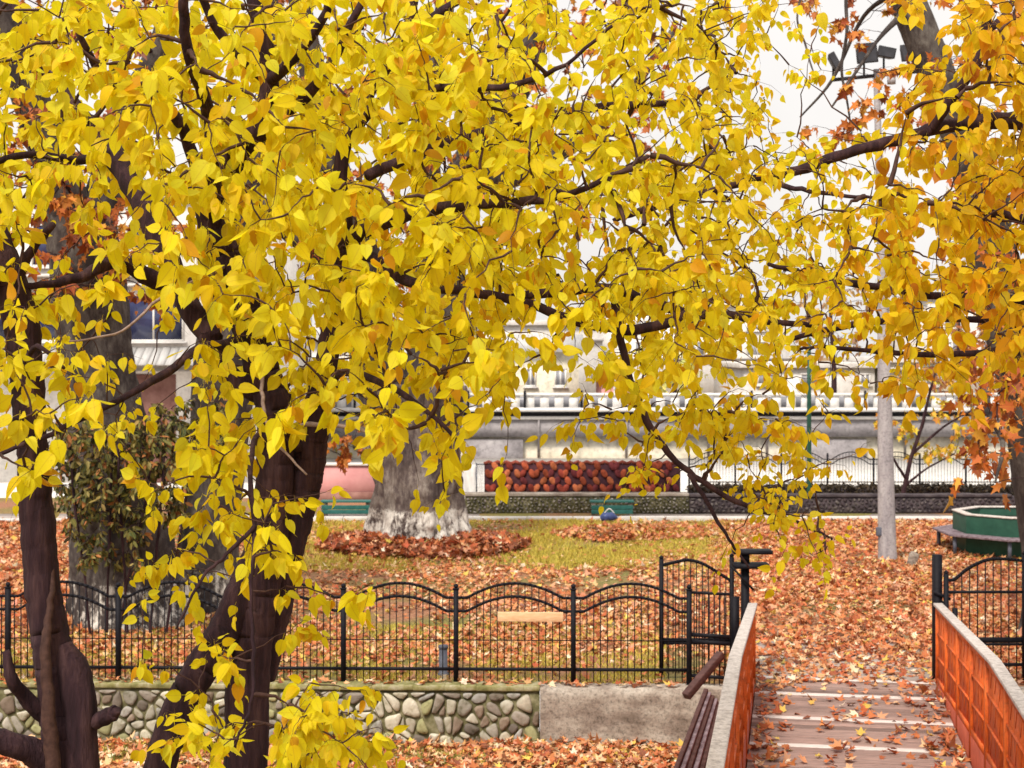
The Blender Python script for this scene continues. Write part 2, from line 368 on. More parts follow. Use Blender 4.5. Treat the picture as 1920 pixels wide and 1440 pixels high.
def crown(root, limb_pts, targets, leaf_n, Lr, tm, colfn, mat, twig_mat, r0=.0030, per=None, face=(0, -1, .55), droop=.85, spread=.55, spur=.12, petiole=.035, name='crown'):
    br = grow(limb_pts, targets)
    mb = MB(); pos = []; dr = []
    for pts, par, cnt in br:
        rb = r0*math.sqrt(cnt)+.0012; rt = r0*.45
        mb.tube(pts, np.linspace(rb, rt, len(pts)), 5 if rb > .006 else 4, caps=False)
        ln = np.linalg.norm(pts[-1]-pts[0]); tw = unit(pts[-1]-pts[-3])
        e = pts[-1]+ (tw*.6+rng.normal(0, .5, 3)+np.array((0, 0, -.55)))*spur
        m2 = (pts[-1]+e)/2+np.array((0, 0, .15*spur))
        mb.tube(np.array([pts[-1], m2, e]), [rt, rt*.8, rt*.5], 3, caps=False)
        path = np.vstack([pts, m2, e])
        n = rng.poisson(leaf_n)
        for t in .30+.70*rng.random(n)**.8:
            q = t*(len(path)-1); i = min(int(q), len(path)-2); u = q-i
            pos.append(path[i]*(1-u)+path[i+1]*u); dr.append(path[i+1]-path[i])
    tg = mb.build('twigs', twig_mat, root, smooth=True)
    pos = np.array(pos); N = len(pos); dr = unit(np.array(dr))
    d = unit(dr*.35+rng.normal(0, spread, (N, 3))+np.array((0, 0, -droop)))
    pos = pos+d*petiole
    nrm = np.array(face)[None]+rng.normal(0, .8, (N, 3))
    L = rng.uniform(Lr[0], Lr[1], N)*rng.choice([1.05, 1, .9, .72, .55], N)
    if tm is HEART: L *= (1-.22*np.clip((px_of(pos)[0]-750)/400, 0, 1)*(px_of(pos)[0] < 1650))*np.where((px_of(pos)[1] > 840) & (px_of(pos)[0] > 1000), .8, 1)*np.where(px_of(pos)[1] > 900, .9, 1)
    o = leaves(name, tm, pos, d, nrm, L, rng.uniform(.60, 1.0, N), rng.uniform(.02, .55, N), rng.normal(-.12, .2, N), colfn(pos), mat, root, twist=rng.normal(0, .25, N))
    return br, N

def px_of(p):
    return CX+F*p[:, 0]/p[:, 1], HY-F*(p[:, 2]-ZC)/p[:, 1]

def limb(root, ctrl, name, mat, n=12, rough=.14, k=6, seed=0.0, nsc=5):
    """ctrl rows: px, py, distance, radius in photo px"""
    c = np.array([[*P(a, b, Y), r*Y/F] for a, b, Y, r in ctrl]); s = cr(c, k)
    s[1:-1, :3] += np.array([[mnoise.noise(Vector((i*.7, seed+j*9.1, .3)))*.012 for j in range(3)] for i in range(len(s)-2)])
    mb = MB(); mb.tube(s[:, :3], np.maximum(s[:, 3], .002), n, rough=rough, nsc=nsc, seed=seed)
    mb.build(name, mat, root, smooth=True)
    return s[:, :3]

# ================================================================== SETTING
# ---- park ground: plateau behind the wall, then out to the horizon
WY0, WY1 = 20.55, 20.20                       # wall line: distance at photo columns 0 and 1300
def wall_y(x):                                 # distance of the wall front along the bank
    xa, xb = GX(0, WY0), GX(1300, WY1)
    return WY0+(WY1-WY0)*(x-xa)/(xb-xa)
def ground_z(x, y):
    return .05*mnoise.noise(Vector((x*.25, y*.25, 3)))*min(1, max(0, (y-21)/3))
def sheet(name, xs, ys, zf, mat, **kw):
    X, Y = np.meshgrid(xs, ys); Z = np.vectorize(zf)(X, Y); nx, ny = len(xs), len(ys)
    v = np.stack([X, Y, Z], -1).reshape(-1, 3)
    f = [(j*nx+i, j*nx+i+1, (j+1)*nx+i+1, (j+1)*nx+i) for j in range(ny-1) for i in range(nx-1)]
    o = mesh_np(name, v, [np.array(f)], mat, smooth=True); tag(o, kind='structure', **kw); return o
xs = np.concatenate([np.linspace(-400, -20, 8), np.linspace(-18, 24, 64), np.linspace(30, 400, 8)])
ys = np.concatenate([[20.62], np.linspace(20.9, 44, 50), [46.7, 47.3, 60, 80, 120, 250, 600, 1200]])
def park_z(x, y):
    if y < 20.7: y_ = wall_y(np.clip(x, -20, 30))+.16; 
    if y > 47: return -.06
    return ground_z(x, y)-.005
park = sheet('ground', xs, ys, park_z, M['ground'])
# move the front edge of the sheet onto the wall line
me = park.data
for v in me.vertices:
    if v.co.y < 20.7: v.co.y = wall_y(min(max(v.co.x, -25), 30))+.14; v.co.z = -.005
# ---- lower bank on the near side of the wall
def bank_z(x, y):
    b = -.74+.05*mnoise.noise(Vector((x*.6, y*.6, 0)))
    t = min(1, max(0, (18.0-y)/6)); return b+t*.7
ys2 = np.concatenate([np.linspace(-30, 10, 9), np.linspace(11, 20.9, 34)])
sheet('riverbank', np.concatenate([np.linspace(-200, -16, 6), np.linspace(-14, 14, 50), np.linspace(18, 200, 6)]), ys2, bank_z, M['ground'])
# ---- far paving, kerb line, path at the bridge end
mb = MB(); mb.b2((-60, 47.2, -.3), (90, 63.9, .006)); tag(mb.build('pavement', M['pave']), kind='structure')
mb = MB()
for k in range(38):
    x0 = -20+k*1.2; y0 = 40.3 if x0 > -9 else 40.3-.12*(-9-x0)
    mb.b2((x0, y0, -.2), (x0+1.19, y0+.22, .10+.008*random.random()))
tag(mb.build('kerb', M['pave'], bevel=.02), kind='structure')
mb = MB(); mb.b2((-40, 40.6, -.2), (60, 41.95, .012)); tag(mb.build('path', M['slab']), kind='structure')

# bridge axis in plan: X = X0 + .181*(Y-20.75)
BK = .181
BL = lambda Y: -.522+BK*Y          # left railing line
BR = lambda Y: 1.944+BK*Y          # right railing line
mb = MB()
mb.prism([(BL(21.0)+.02, 21.01), (BR(20.6)-.02, 20.585), (BR(24.6)+.3, 24.6), (BL(24.6)-.3, 24.3)], -.2, .012)
tag(mb.build('path', M['slab']), kind='structure')

# ---- stone retaining wall
def clip(poly, p, nrm):
    out = []; m = len(poly)
    for i in range(m):
        a, b = poly[i], poly[(i+1) % m]; da = (a[0]-p[0])*nrm[0]+(a[1]-p[1])*nrm[1]; db = (b[0]-p[0])*nrm[0]+(b[1]-p[1])*nrm[1]
        if da <= 0: out.append(a)
        if da*db < 0: t = da/(da-db); out.append((a[0]+(b[0]-a[0])*t, a[1]+(b[1]-a[1])*t))
    return out
def stones(s0, s1, z0, z1, ncell, front, depth, pal, seed, gap=.016, jitter=.85, skip=.0):
    """rubble stones on a wall face; front(s) -> (x,y)"""
    rr = random.Random(seed); ht = z1-z0; sz = math.sqrt((s1-s0)*ht/ncell); pts = []
    ny = max(2, round(ht/sz)); nx = max(2, round((s1-s0)/sz/1.15))
    for j in range(ny):
        for i in range(nx):
            pts.append((s0+(i+.5+.5*(j % 2)+rr.uniform(-.5, .5)*jitter)*(s1-s0)/nx, z0+(j+.5+rr.uniform(-.5, .5)*jitter)*ht/ny))
    mb = MB()
    for i, p in enumerate(pts):
        if rr.random() < skip: continue
        poly = [(s0, z0), (s1, z0), (s1, z1), (s0, z1)]
        for j, q in enumerate(pts):
            if i != j and abs(q[0]-p[0]) < 4*sz:
                poly = clip(poly, ((p[0]+q[0])/2, (p[1]+q[1])/2), (q[0]-p[0], q[1]-p[1]))
                if len(poly) < 3: break
        if len(poly) < 3: continue
        c = (sum(a for a, _ in poly)/len(poly), sum(b for _, b in poly)/len(poly))
        g = []
        for a, b in poly:
            d = math.hypot(a-c[0], b-c[1]); k = max(.2, 1-gap*rr.uniform(.8, 2.4)/max(d, .01)); g.append((c[0]+(a-c[0])*k, c[1]+(b-c[1])*k))
        for _ in range(2):
            g = [q for a, b in zip(g, g[1:]+g[:1]) for q in ((a[0]*.78+b[0]*.22, a[1]*.78+b[1]*.22), (a[0]*.22+b[0]*.78, a[1]*.22+b[1]*.78))]
        n = len(g); dd = depth*rr.uniform(.6, 1.25); vs = []
        for sc, dp in ((1, -.02), (.97, dd*.5), (.86, dd*.88), (.5, dd)):
            for a, b in g:
                s_, z_ = c[0]+(a-c[0])*sc, c[1]+(b-c[1])*sc; x, y = front(s_)
                vs.append((x, y-dp+rr.uniform(-.1, .1)*dd*(dp > 0), z_))
        fs = [(k*n+i2, k*n+(i2+1) % n, (k+1)*n+(i2+1) % n, (k+1)*n+i2) for k in range(3) for i2 in range(n)]+[tuple(3*n+i2 for i2 in range(n))]
        col = np.array(rr.choice(pal))*rr.uniform(.75, 1.2)
        mb.add(vs, fs, col)
    return mb
WXL, WXC, WXE = GX(-160, WY0), GX(1012, 20.25), GX(1306, WY1)
sw = empty('stone_wall', (WXL, wall_y(WXL), -.74), 'low rubble retaining wall of pale round stones under the near black fence', 'wall')
mb = MB(); n = 30
for k in range(n):
    xa = WXL+(WXC-WXL)*k/n; xb = WXL+(WXC-WXL)*(k+1)/n
    ya, yb = wall_y(xa), wall_y(xb)
    mb.add([(xa, ya, -1), (xb, yb, -1), (xb, yb, -.03), (xa, ya, -.03), (xa, ya+.4, -1), (xb, yb+.4, -1), (xb, yb+.4, -.03), (xa, ya+.4, -.03)], [(0, 1, 2, 3), (3, 2, 6, 7), (5, 4, 7, 6)])
mb.build('mortar', M['mortar'], sw)
stones(WXL, WXC, -.85, -.07, 290, lambda s: (s, wall_y(s)), .042, [(.44, .40, .33), (.36, .33, .29), (.50, .47, .40), (.29, .25, .22), (.40, .38, .37), (.54, .50, .42), (.18, .15, .13), (.25, .19, .15), (.36, .35, .19)], 4, gap=.012, jitter=1.55, skip=.07).build('stones', M['stone'], sw, smooth=True)
mb = MB(); n = 40
for k in range(n):
    xa = WXL+(WXC-WXL)*k/n; xb = WXL+(WXC-WXL)*(k+1)/n; xm = (xa+xb)/2
    mb.bar((xa, wall_y(xa)+.14, -.012), (xb+.01, wall_y(xb)+.14, -.012+random.uniform(-.006, .006)), .36, .07)
mb.build('coping', M['moss'], sw, bevel=.015)
cw = empty('concrete_wall', (WXC, wall_y(WXC), -.74), 'grey stained concrete end of the retaining wall beside the footbridge', 'wall')
mb = MB(); xa, xb = WXC+.003, GX(2300, 20.2)
v = []; fs = []; nx, nz = 60, 10
for j in range(nz+1):
    for i in range(nx+1):
        x = xa+(xb-xa)*i/nx; z = -1.1+(1.1-.0)*j/nz
        v.append((x, wall_y(x)-.06+.02*mnoise.fractal(Vector((x*1.5, z*2, 7)), .8, 2, 4), z))
fs = [(j*(nx+1)+i, j*(nx+1)+i+1, (j+1)*(nx+1)+i+1, (j+1)*(nx+1)+i) for j in range(nz) for i in range(nx)]
b0 = len(v)
v += [(xa+(xb-xa)*i/nx, wall_y(xa+(xb-xa)*i/nx)+.32, 0) for i in range(nx+1)]
fs += [(nz*(nx+1)+i, nz*(nx+1)+i+1, b0+i+1, b0+i) for i in range(nx)]
mb.add(v, fs); mb.build('wall', M['concrete'], cw, smooth=False)

# ---- arched iron fence
def arch_z(t, lo, hi):
    e = .10
    if t < e or t > 1-e: return lo
    u = (t-e)/(1-2*e); return lo+(hi-lo)*(math.sin(math.pi*u)**.85)
def fence_panel(mb, p, q, sc=1.0, n=16, wire=True, base=0.0, rise=0.0):
    p = np.array(p, float); q = np.array(q, float)
    def at(t, z): return np.array((*(p+(q-p)*t), base+z*sc))
    for lo, hi, th in ((1.137-rise, 1.33, .034), (.96-rise, 1.155, .034)):
        k = 22
        for i in range(k): mb.bar(at(i/k, arch_z(i/k, lo, hi)), at((i+1)/k+.004, arch_z((i+1)/k, lo, hi)), .03*sc, th*sc)
    mb.bar(at(0, .19), at(1, .19), .03*sc, .04*sc)
    if wire: mb.bar(at(0, .575), at(1, .575), .012*sc, .012*sc)
    for i in range(1, n+1):
        t = i/(n+1); mb.bar(at(t, .03), at(t, arch_z(t, 1.137-rise, 1.33)-.01), .013*sc, .013*sc, up=(0, 1, 0))
def fence_post(mb, p, h, sc=1.0, base=0.0, w_=.066):
    x, y = p
    mb.b2((x-w_/2*sc, y-w_/2*sc, base-.05), (x+w_/2*sc, y+w_/2*sc, base+h*sc))
    mb.b2((x-.042*sc, y-.042*sc, base+h*sc), (x+.042*sc, y+.042*sc, base+(h+.012)*sc))
    mb.tube([(x, y, base+(h+.012)*sc), (x, y, base+(h+.035)*sc), (x, y, base+(h+.06)*sc), (x, y, base+(h+.075)*sc)], [.018*sc, .034*sc, .03*sc, .006*sc], 8)
fpx = [-195, 15, 222, 433, 644, 855, 1075, 1292]
fy = lambda px: 20.57-.22*(px/1300)+.12
pts = [(GX(p, fy(p)), fy(p)) for p in fpx]
fn = empty('iron_fence', (pts[0][0], pts[0][1], 0), 'near black iron fence with double wavy top rails on the stone wall', 'fence')
for k, p in enumerate(pts):
    mb = MB(); fence_post(mb, p, 1.25); mb.build('post', M['iron'], fn)
for a, b in zip(pts, pts[1:]):
    mb = MB(); fence_panel(mb, a, b); mb.build('panel', M['iron'], fn)
# short straight panel between the last post and the railing
mb = MB(); a, b = np.array(pts[-1]), np.array((GX(1368, 20.3), 20.3))
def sp(t, z): return np.array((*(a+(b-a)*t), z))
mb.bar(sp(0, 1.22), sp(1, 1.22), .03, .035); mb.bar(sp(0, .66), sp(1, .66), .03, .05); mb.bar(sp(0, .57), sp(1, .57), .03, .05); mb.bar(sp(0, .12), sp(1, .12), .03, .04)
for i in range(1, 8): mb.bar(sp(i/8, .02), sp(i/8, 1.21), .014, .014, up=(0, 1, 0))
mb.build('short_panel', M['iron'], fn)

# ---- open gate leaves
def gate(name, label, pxs, Y, tops, arch, mid, low, bars, right=False):
    g = empty(name, (GX(pxs[0], Y), Y, 0), label, 'gate')
    mb = MB()
    for px, top in zip(pxs, tops):
        x = GX(px, Y); z = GZ(top, Y); mb.b2((x-.028, Y-.028, .03), (x+.028, Y+.028, z)); mb.tube([(x, Y, z), (x, Y, z+.02), (x, Y, z+.05)], [.02, .036, .008], 8)
    s = cr([P(a_, b_, Y) for a_, b_ in arch], 6)
    for p_, q_ in zip(s, s[1:]): mb.bar(p_, q_+(q_-p_)*.1, .03, .04)
    x0, x1 = GX(pxs[0], Y), GX(pxs[1], Y)
    for yy, th in mid+low: mb.bar((x0, Y, GZ(yy, Y)), (x1, Y, GZ(yy, Y)), .03, th)
    mb.build('frame', M['iron'], g)
    mb = MB()
    for i in range(1, bars+1):
        x = x0+(x1-x0)*i/(bars+1); zt = np.interp(x, *(np.array(sorted([(q[0], q[2]) for q in s])).T)); mb.bar((x, Y, .05), (x, Y, zt), .013, .013, up=(0, 1, 0))
    mb.build('bars', M['iron'], g)
    return g
gate('iron_gate', 'open black iron gate leaf with arched top, left of the footbridge', (1240, 1372), 20.95, (1048, 1044), [(1240, 1060), (1262, 1055), (1290, 1050), (1320, 1058), (1350, 1076), (1372, 1090)], [(1200, .05), (1206, .03)], [(1272, .04)], 11)
gr = gate('iron_gate', 'open black iron gate leaf with arched top, right of the footbridge', (1774, 1921), 20.6, (1076, 1040), [(1774, 1088), (1790, 1086), (1815, 1066), (1850, 1050), (1885, 1048), (1921, 1052)], [(1110, .035)], [(1200, .07), (1208, .03), (1246, .04)], 9)
mb = MB(); mb.b2((GX(1792, 20.4), 20.5, .72), (GX(1800, 20.4), 20.57, 1.0)); mb.build('latch_box', M['iron'], gr)

# gate posts at the bridge head
gp = empty('gate_post', (GX(1398, 20.75), 20.75, 0), 'black gate post carrying two flat plates at the left end of the footbridge', 'post')
Y = 20.75; x = GX(1397, Y)
mb = MB(); mb.b2((x-.05, Y-.05, -.05), (x+.05, Y+.05, GZ(1062, Y))); mb.build('post', M['iron'], gp)
mb = MB(); mb.b2((GX(1375, Y), Y-.14, GZ(1064, Y)), (GX(1440, Y), Y+.14, GZ(1056, Y))); mb.build('lower_plate', M['iron'], gp)
mb = MB(); mb.b2((x-.055, Y-.04, GZ(1055.8, Y)), (x+.055, Y+.04, GZ(1037.5, Y))); mb.build('spacer_block', M['iron'], gp)
mb = MB(); mb.b2((GX(1374, Y), Y-.14, GZ(1037.2, Y)), (GX(1446, Y), Y+.14, GZ(1031, Y))); mb.build('upper_plate', M['iron'], gp)
mb = MB(); mb.bar((x-.21, Y-.12, 1.55), (x+.1, Y-.1, 1.22), .02, .03); mb.build('stay', M['iron'], gp)
mb = MB(); mb.b2((GX(1371, Y), Y-.02, .1), (GX(1386, Y), Y+.02, 1.12)); mb.build('side_plate', M['iron'], gp)
gp2 = empty('gate_post', (GX(1757, 20.7), 20.7, 0), 'thick plain black gate post at the right end of the footbridge', 'post')
Y = 20.7; x = GX(1757, Y)
mb = MB(); mb.b2((x-.055, Y-.055, -.05), (x+.055, Y+.055, GZ(1040, Y))); mb.build('post', M['iron'], gp2)
mb = MB(); mb.bar((x-.06, Y-.07, 1.2), (x+.16, Y-.07, 1.1), .02, .04); mb.b2((x+.056, Y-.05, .6), (x+.13, Y+.05, 1.06)); mb.build('hinge_plate', M['iron'], gp2)

# ---- timber and steel footbridge
br = empty('footbridge', (BL(20.7), 20.7, 0), 'leaf strewn plank footbridge with orange panelled railings and pale cap boards', 'footbridge')
ang = math.atan(BK)            # heading of the bridge
ux, uy = math.cos(ang), -math.sin(ang)      # lateral unit
vx, vy = math.sin(ang), math.cos(ang)       # along unit
mb = MB(); Y = 20.72; k = 0
while Y > 8.5:
    wd = .145; xm = (BL(Y)+BR(Y))/2; wv = random.uniform(-.006, .006)
    c = np.array((.33, .225, .195))*random.uniform(.8, 1.2)
    if k in (0,) or k % 9 == 7: c = np.array((.74, .67, .63))*random.uniform(.9, 1.1)
    if random.random() < .12: c *= .7
    mb.box((xm, Y, -.008+wv), (2.38*math.cos(ang), wd-.012, .05), -ang*0-ang, c)
    Y -= wd*math.cos(ang); k += 1
mb.build('deck', M['plank'], br, bevel=.006)
mb = MB()
for off in (.15, 1.2, 2.25):
    mb.bar((BL(20.6)+off, 20.6, -.17), (BL(8.5)+off, 8.5, -.17), .14, .22)
mb.build('joists', M['timber'], br)
def railing(xline, side, stations, prof_b, prof_t, nm):
    zb = lambda Y: np.interp(Y, *np.array(prof_b).T); zt = lambda Y: np.interp(Y, *np.array(prof_t).T)
    rt = MB()
    for Y in stations: rt.b2((xline(Y)-.035, Y-.035, zb(Y)-.02), (xline(Y)+.035, Y+.035, zt(Y)-.03))
    posts = rt
    fr = MB(); sh = MB()
    for a_, b_ in zip(stations, stations[1:]):
        a0, b0 = a_-.04, b_+.04
        for fz, th in ((.02, .07), (.34, .022), (.66, .022), (.97, .06)):
            za = zb(a0)+(zt(a0)-zb(a0)-.04)*fz; zz = zb(b0)+(zt(b0)-zb(b0)-.04)*fz
            fr.bar((xline(a0), a0, za), (xline(b0), b0, zz), .05, th)
        xo = -side*.006
        q = [(xline(a0)+xo, a0, zb(a0)+.02), (xline(b0)+xo, b0, zb(b0)+.02), (xline(b0)+xo, b0, zt(b0)-.05), (xline(a0)+xo, a0, zt(a0)-.05)]
        q2 = [(x_+side*.012, y_, z_) for x_, y_, z_ in q]
        sh.add(q+q2, [(0, 1, 2, 3), (7, 6, 5, 4), (0, 4, 5, 1), (1, 5, 6, 2), (2, 6, 7, 3), (3, 7, 4, 0)])
        # raised lozenge ribs on the sheet
        for j in range(4):
            t = (j+.5)/4; yy = a0+(b0-a0)*t; yy2 = a0+(b0-a0)*min(1, t+.08)
            for f0, f1 in ((.06, .33), (.40, .66), (.74, .93)):
                H = zt(yy)-zb(yy)-.04; sh.bar((xline(yy)-side*.008, yy, zb(yy)+H*f0), (xline(yy2)-side*.008, yy2, zb(yy2)+H*f1), .006, .012)
    rr_ = MB()
    rail = empty(nm, (xline(stations[0]), stations[0], 0), None, None); rail.parent = br
    rail.location = Vector((xline(stations[0]), stations[0], 0))-br.location
    for Y in stations:
        p1 = MB(); p1.b2((xline(Y)-.035, Y-.035, -.05), (xline(Y)+.035, Y+.035, zt(Y)-.03)); p1.build('railing_post', M['orange'], rail)
    fr.build('rails', M['orange'], rail); sh.build('infill_sheet', M['orange'], rail)
    kb = MB(); n = 24; Ys = np.linspace(stations[0]+.1, stations[-1], n)
    v = []; fs = []
    for Y in Ys:
        for xo in (-.03, .03):
            v += [(xline(Y)+xo, Y, -.16), (xline(Y)+xo, Y, zb(Y)-.015)]
    for i in range(n-1):
        b0 = 4*i
        fs += [(b0, b0+4, b0+5, b0+1), (b0+2, b0+3, b0+7, b0+6), (b0+1, b0+5, b0+7, b0+3)]
    kb.add(v, fs); kb.build('side_beam', M['redbeam'], rail)
    cp = MB(); Ys = [stations[0]+.12]+[y for y in np.linspace(stations[0], stations[-1], 14)]
    kink = prof_t[1][0]; Ys = sorted(set([stations[0]+.12, kink, stations[-1]]), reverse=True)
    pr = []
    for Y in Ys:
        z = zt(Y)
        for xo, zo in ((-.062, -.02), (.062, -.02), (.062, .02), (-.062, .02)): pr.append((xline(Y)+xo, Y, z+zo))
    fs = [(4*i+k, 4*i+(k+1) % 4, 4*(i+1)+(k+1) % 4, 4*(i+1)+k) for i in range(len(Ys)-1) for k in range(4)]+[(0, 3, 2, 1), tuple(4*(len(Ys)-1)+k for k in range(4))]
    cp.add(pr, fs); cp.build('cap_board', M['cap'], rail, bevel=.008)
stR = [20.5, 19.3, 17.95, 16.6, 15.3, 13.9, 12.6, 11.3, 10.0, 8.7]
railing(BR, 1, stR, [(8, .45), (14.75, .43), (20.5, .03)], [(8, 1.42), (14.83, 1.43), (20.7, 1.03)], 'railing')
stL = [20.5, 19.2, 17.9, 16.6, 15.3, 14.2, 12.9, 11.6, 10.3, 9.0]
railing(BL, -1, stL, [(8, .5), (14.3, .48), (20.5, .03)], [(8, 1.58), (14.3, 1.58), (20.7, 1.03)], 'railing')
# timber braces leaning on the outer side of the left railing
mb = MB(); mb.bar(P(1286, 1306, 18.2), P(1352, 1226, 18.6), .10, .09); mb.build('brace_board', M['timber'], br, bevel=.01)
for i in range(5):
    mb = MB(); mb.bar(P(1258+13*i, 1470, 15.4+.1*i), P(1324+6*i, 1296+6*i, 17.3), .05, .07); mb.build('brace_pole', M['paletimber'] if i % 2 else M['timber'], br, bevel=.008)

# ================================================================== YELLOW TREES
GRID = {  # rows of 120 px, from y=-240; columns from x=-240 : leaf density
 -2: [4,4, 4,4,4,4,4,4,4,4,4,4,4,2,.5,.1,1,4, 4,4],
 -1: [5,6, 6,6,6,6,6,6,6,6,6,6,6,4,.6,.1,2,6, 6,6],
  0: [5,6, 7,7,7,7,7,7,7,7,7,7,7,6,1.2,.1,1.2,5, 7,5],
  1: [5,6, 6,7,8,8,8,8,8,8,8,8,7,4,.8,.15,2.4,5.5, 7,5],
  2: [4,5, 4.5,5,7,8,8,8,8,8,8,8,8,5,3,3.2,4.5,6, 7,5],
  3: [4,4, 4,2.6,4,7,8,8,8,8,8,9,8,5.5,4,6,6.5,6, 6,4],
  4: [4,4, 3.6,2,1.4,4.6,8,9,9,9,9,9,9,7.5,8,7,6,6, 5,4],
  5: [3,3, 2.6,1.2,.5,3.6,7.5,8.5,8,6,1.8,3.0,5.2,4.6,5.5,3,3.4,4, 3,2],
  6: [2,3, 2.6,2.2,1.4,3.6,4.6,4.2,5,2.6,.7,1.6,2.8,3.8,2.0,.2,0,0, 0,0],
  7: [0,0, .4,0,2.0,3.8,.3,.5,1.0,.6,.6,1.1,1.0,2.2,3.2,.3,0,0, 0,0],
  8: [0,0, 0,0,1.8,3.6,1.6,.2,0,0,0,0,.1,1.3,4.4,0,0,0, 0,0],
  9: [0,0, 0,0,1.5,3.2,1.6,.9,0,0,0,0,0,0,0,0,0,0, 0,0],
 10: [0,0, 0,0,.9,2.6,1.4,.4,0,0,0,0,0,0,0,0,0,0, 0,0],
 11: [0,0, 0,0,1.6,2.6,6,3.6,0,0,0,0,0,0,0,0,0,0, 0,0],
 12: [0,0, 0,0,0,1,6,4,0,0,0,0,0,0,0,0,0,0, 0,0]}
KD = 1.85
def targets(sel):
    out = []
    for r_, row in GRID.items():
        for c_, dn in enumerate(row):
            kd = KD*(2.1 if c_-2 >= 12 and 2 <= r_ <= 5 else 1.85 if c_-2 >= 7 and r_ <= 6 else 1.42 if r_ <= 4 else 1.25 if r_ <= 6 else 2.2 if c_-2 >= 10 else .98)
            kd *= {-2: .3, -1: .5, 11: 1.5, 12: 1.3}.get(r_, 1)  # unseen rows above the frame thinned so more light reaches the crown
            for _ in range(rng.poisson(dn*kd)):
                px = (c_-2+rng.random())*120; py = (r_+rng.random())*120
                if py > 1300 and px < 520 and px > 430: continue
                s_ = px+rng.normal(0, 60)
                t = 'L' if (px < 60+rng.normal(0, 40) and py > 380) else ('R' if s_ > 1470 and py < 720 else 'M')
                if px > 1560 and py < 760: t = 'R'
                if t != sel: continue
                if sel == 'M':
                    if py > 830 and px < 720: Y = rng.uniform(6.9, 8.4)
                    elif py > 700 and px > 900: Y = rng.uniform(7.6, 9.0)
                    elif px < 900: Y = 6.3+5.6*rng.random()**.9
                    else: Y = rng.uniform(6.7, 11.8)
                elif sel == 'R': Y = rng.uniform(8.0, 12.0)
                else: Y = rng.uniform(6.8, 9.0)
                out.append(P(px, py-30*(py > 800), Y))
    return np.array(out)
YEL = [(.83, .71, .012), (.83, .67, .011), (.81, .74, .03), (.82, .59, .010), (.70, .36, .009)]
def col_main(p):
    px, py = px_of(p); c = pick_cols(len(p), YEL, [5, 4, 2.4, 1.6, .6], .06)
    g = np.clip((px-1150)/600, 0, 1)[:, None]
    return c*(1-g*np.array([.05, .18, 0]))
def col_right(p):
    px, py = px_of(p); c = pick_cols(len(p), [(.81, .54, .012), (.80, .46, .012), (.80, .60, .014), (.72, .32, .012), (.56, .19, .012)], [4.4, 3, 3.6, 1.1, .4], .07)
    g = np.clip((1820-px)/320, 0, 1)[:, None]
    return c*(1+g*np.array([.02, .28, 0]))

mt = empty('yellow_tree', P(470, 1440, 9)*np.array((1, 1, 0))+np.array((0, 0, -.1)), 'large yellow leaved tree with forked dark trunk, arching over the whole picture', 'tree')
gz = -.15
Lm = []
def to_ground(px, r, Y, x_off=0): return (px+x_off, HY+F*(ZC-gz)/Y, Y, r)
lim = lambda nm, c, **k: Lm.append(limb(mt, c, nm, M['bark'], **k))
limb(mt, [to_ground(455, 62, 9.0), (452, 1900, 9, 50), (459, 1440, 9, 41), (467, 1250, 9, 40), (480, 1150, 9, 38), (498, 1050, 9, 36), (508, 960, 9, 35), (516, 850, 9, 34), (512, 770, 9, 33), (490, 690, 9, 32), (460, 590, 9, 32), (432, 500, 9, 36), (402, 430, 9, 30)], 'trunk', M['bark'], n=40, rough=.10, k=14, seed=1, nsc=4)
limb(mt, [to_ground(200, 50, 8.8), (235, 1750, 8.8, 38), (299, 1440, 8.8, 32), (350, 1300, 8.85, 31), (402, 1215, 8.9, 32), (450, 1120, 8.95, 31), (485, 1030, 9, 28)], 'stem', M['bark'], n=34, rough=.10, k=12, seed=4, nsc=4)
limb(mt, [(490, 1270, 9.1, 28), (518, 1150, 9.1, 27), (546, 1020, 9.1, 29), (564, 920, 9.1, 34), (580, 850, 9.1, 31), (592, 780, 9.1, 27), (618, 640, 9.15, 21), (638, 520, 9.1, 17), (650, 440, 9.0, 15)], 'stem', M['bark'], n=34, rough=.10, k=12, seed=8, nsc=4)
lim('branch', [(402, 440, 9, 27), (394, 380, 8.9, 24), (430, 305, 8.7, 23), (485, 245, 8.5, 22), (505, 140, 8.4, 17), (478, 0, 8.3, 14), (460, -160, 8.2, 8)], seed=2)
lim('branch', [(485, 250, 8.5, 16), (560, 190, 8.3, 12), (620, 120, 8.2, 9), (700, -40, 8.1, 6)], seed=21)
lim('branch', [(500, 150, 8.4, 11), (410, 60, 8.2, 9), (360, -60, 8.0, 7)], seed=22)
lim('branch', [(430, 540, 9, 22), (350, 530, 8.9, 18), (290, 525, 8.8, 17), (225, 490, 8.6, 14), (150, 520, 8.4, 10), (60, 535, 8.2, 7), (-60, 520, 8.0, 5)], seed=3)
lim('branch', [(400, 640, 9, 22), (352, 570, 9.1, 22), (305, 460, 9.2, 22), (255, 360, 9.4, 21), (205, 280, 9.6, 19), (140, 200, 9.8, 15), (85, 120, 10, 11), (20, 0, 10.2, 8), (-60, -160, 10.4, 5)], seed=5)
lim('branch', [(540, 760, 9, 22), (450, 720, 9, 20), (400, 660, 9, 20), (395, 620, 9, 19)], seed=51)
lim('branch', [(210, 285, 9.6, 12), (150, 300, 9.2, 9), (50, 290, 8.8, 7), (-80, 330, 8.4, 5)], seed=52)
lim('branch', [(395, 400, 8.9, 13), (330, 220, 8.6, 11), (230, 175, 8.2, 9), (170, 110, 7.9, 7), (120, -20, 7.7, 5)], seed=6)
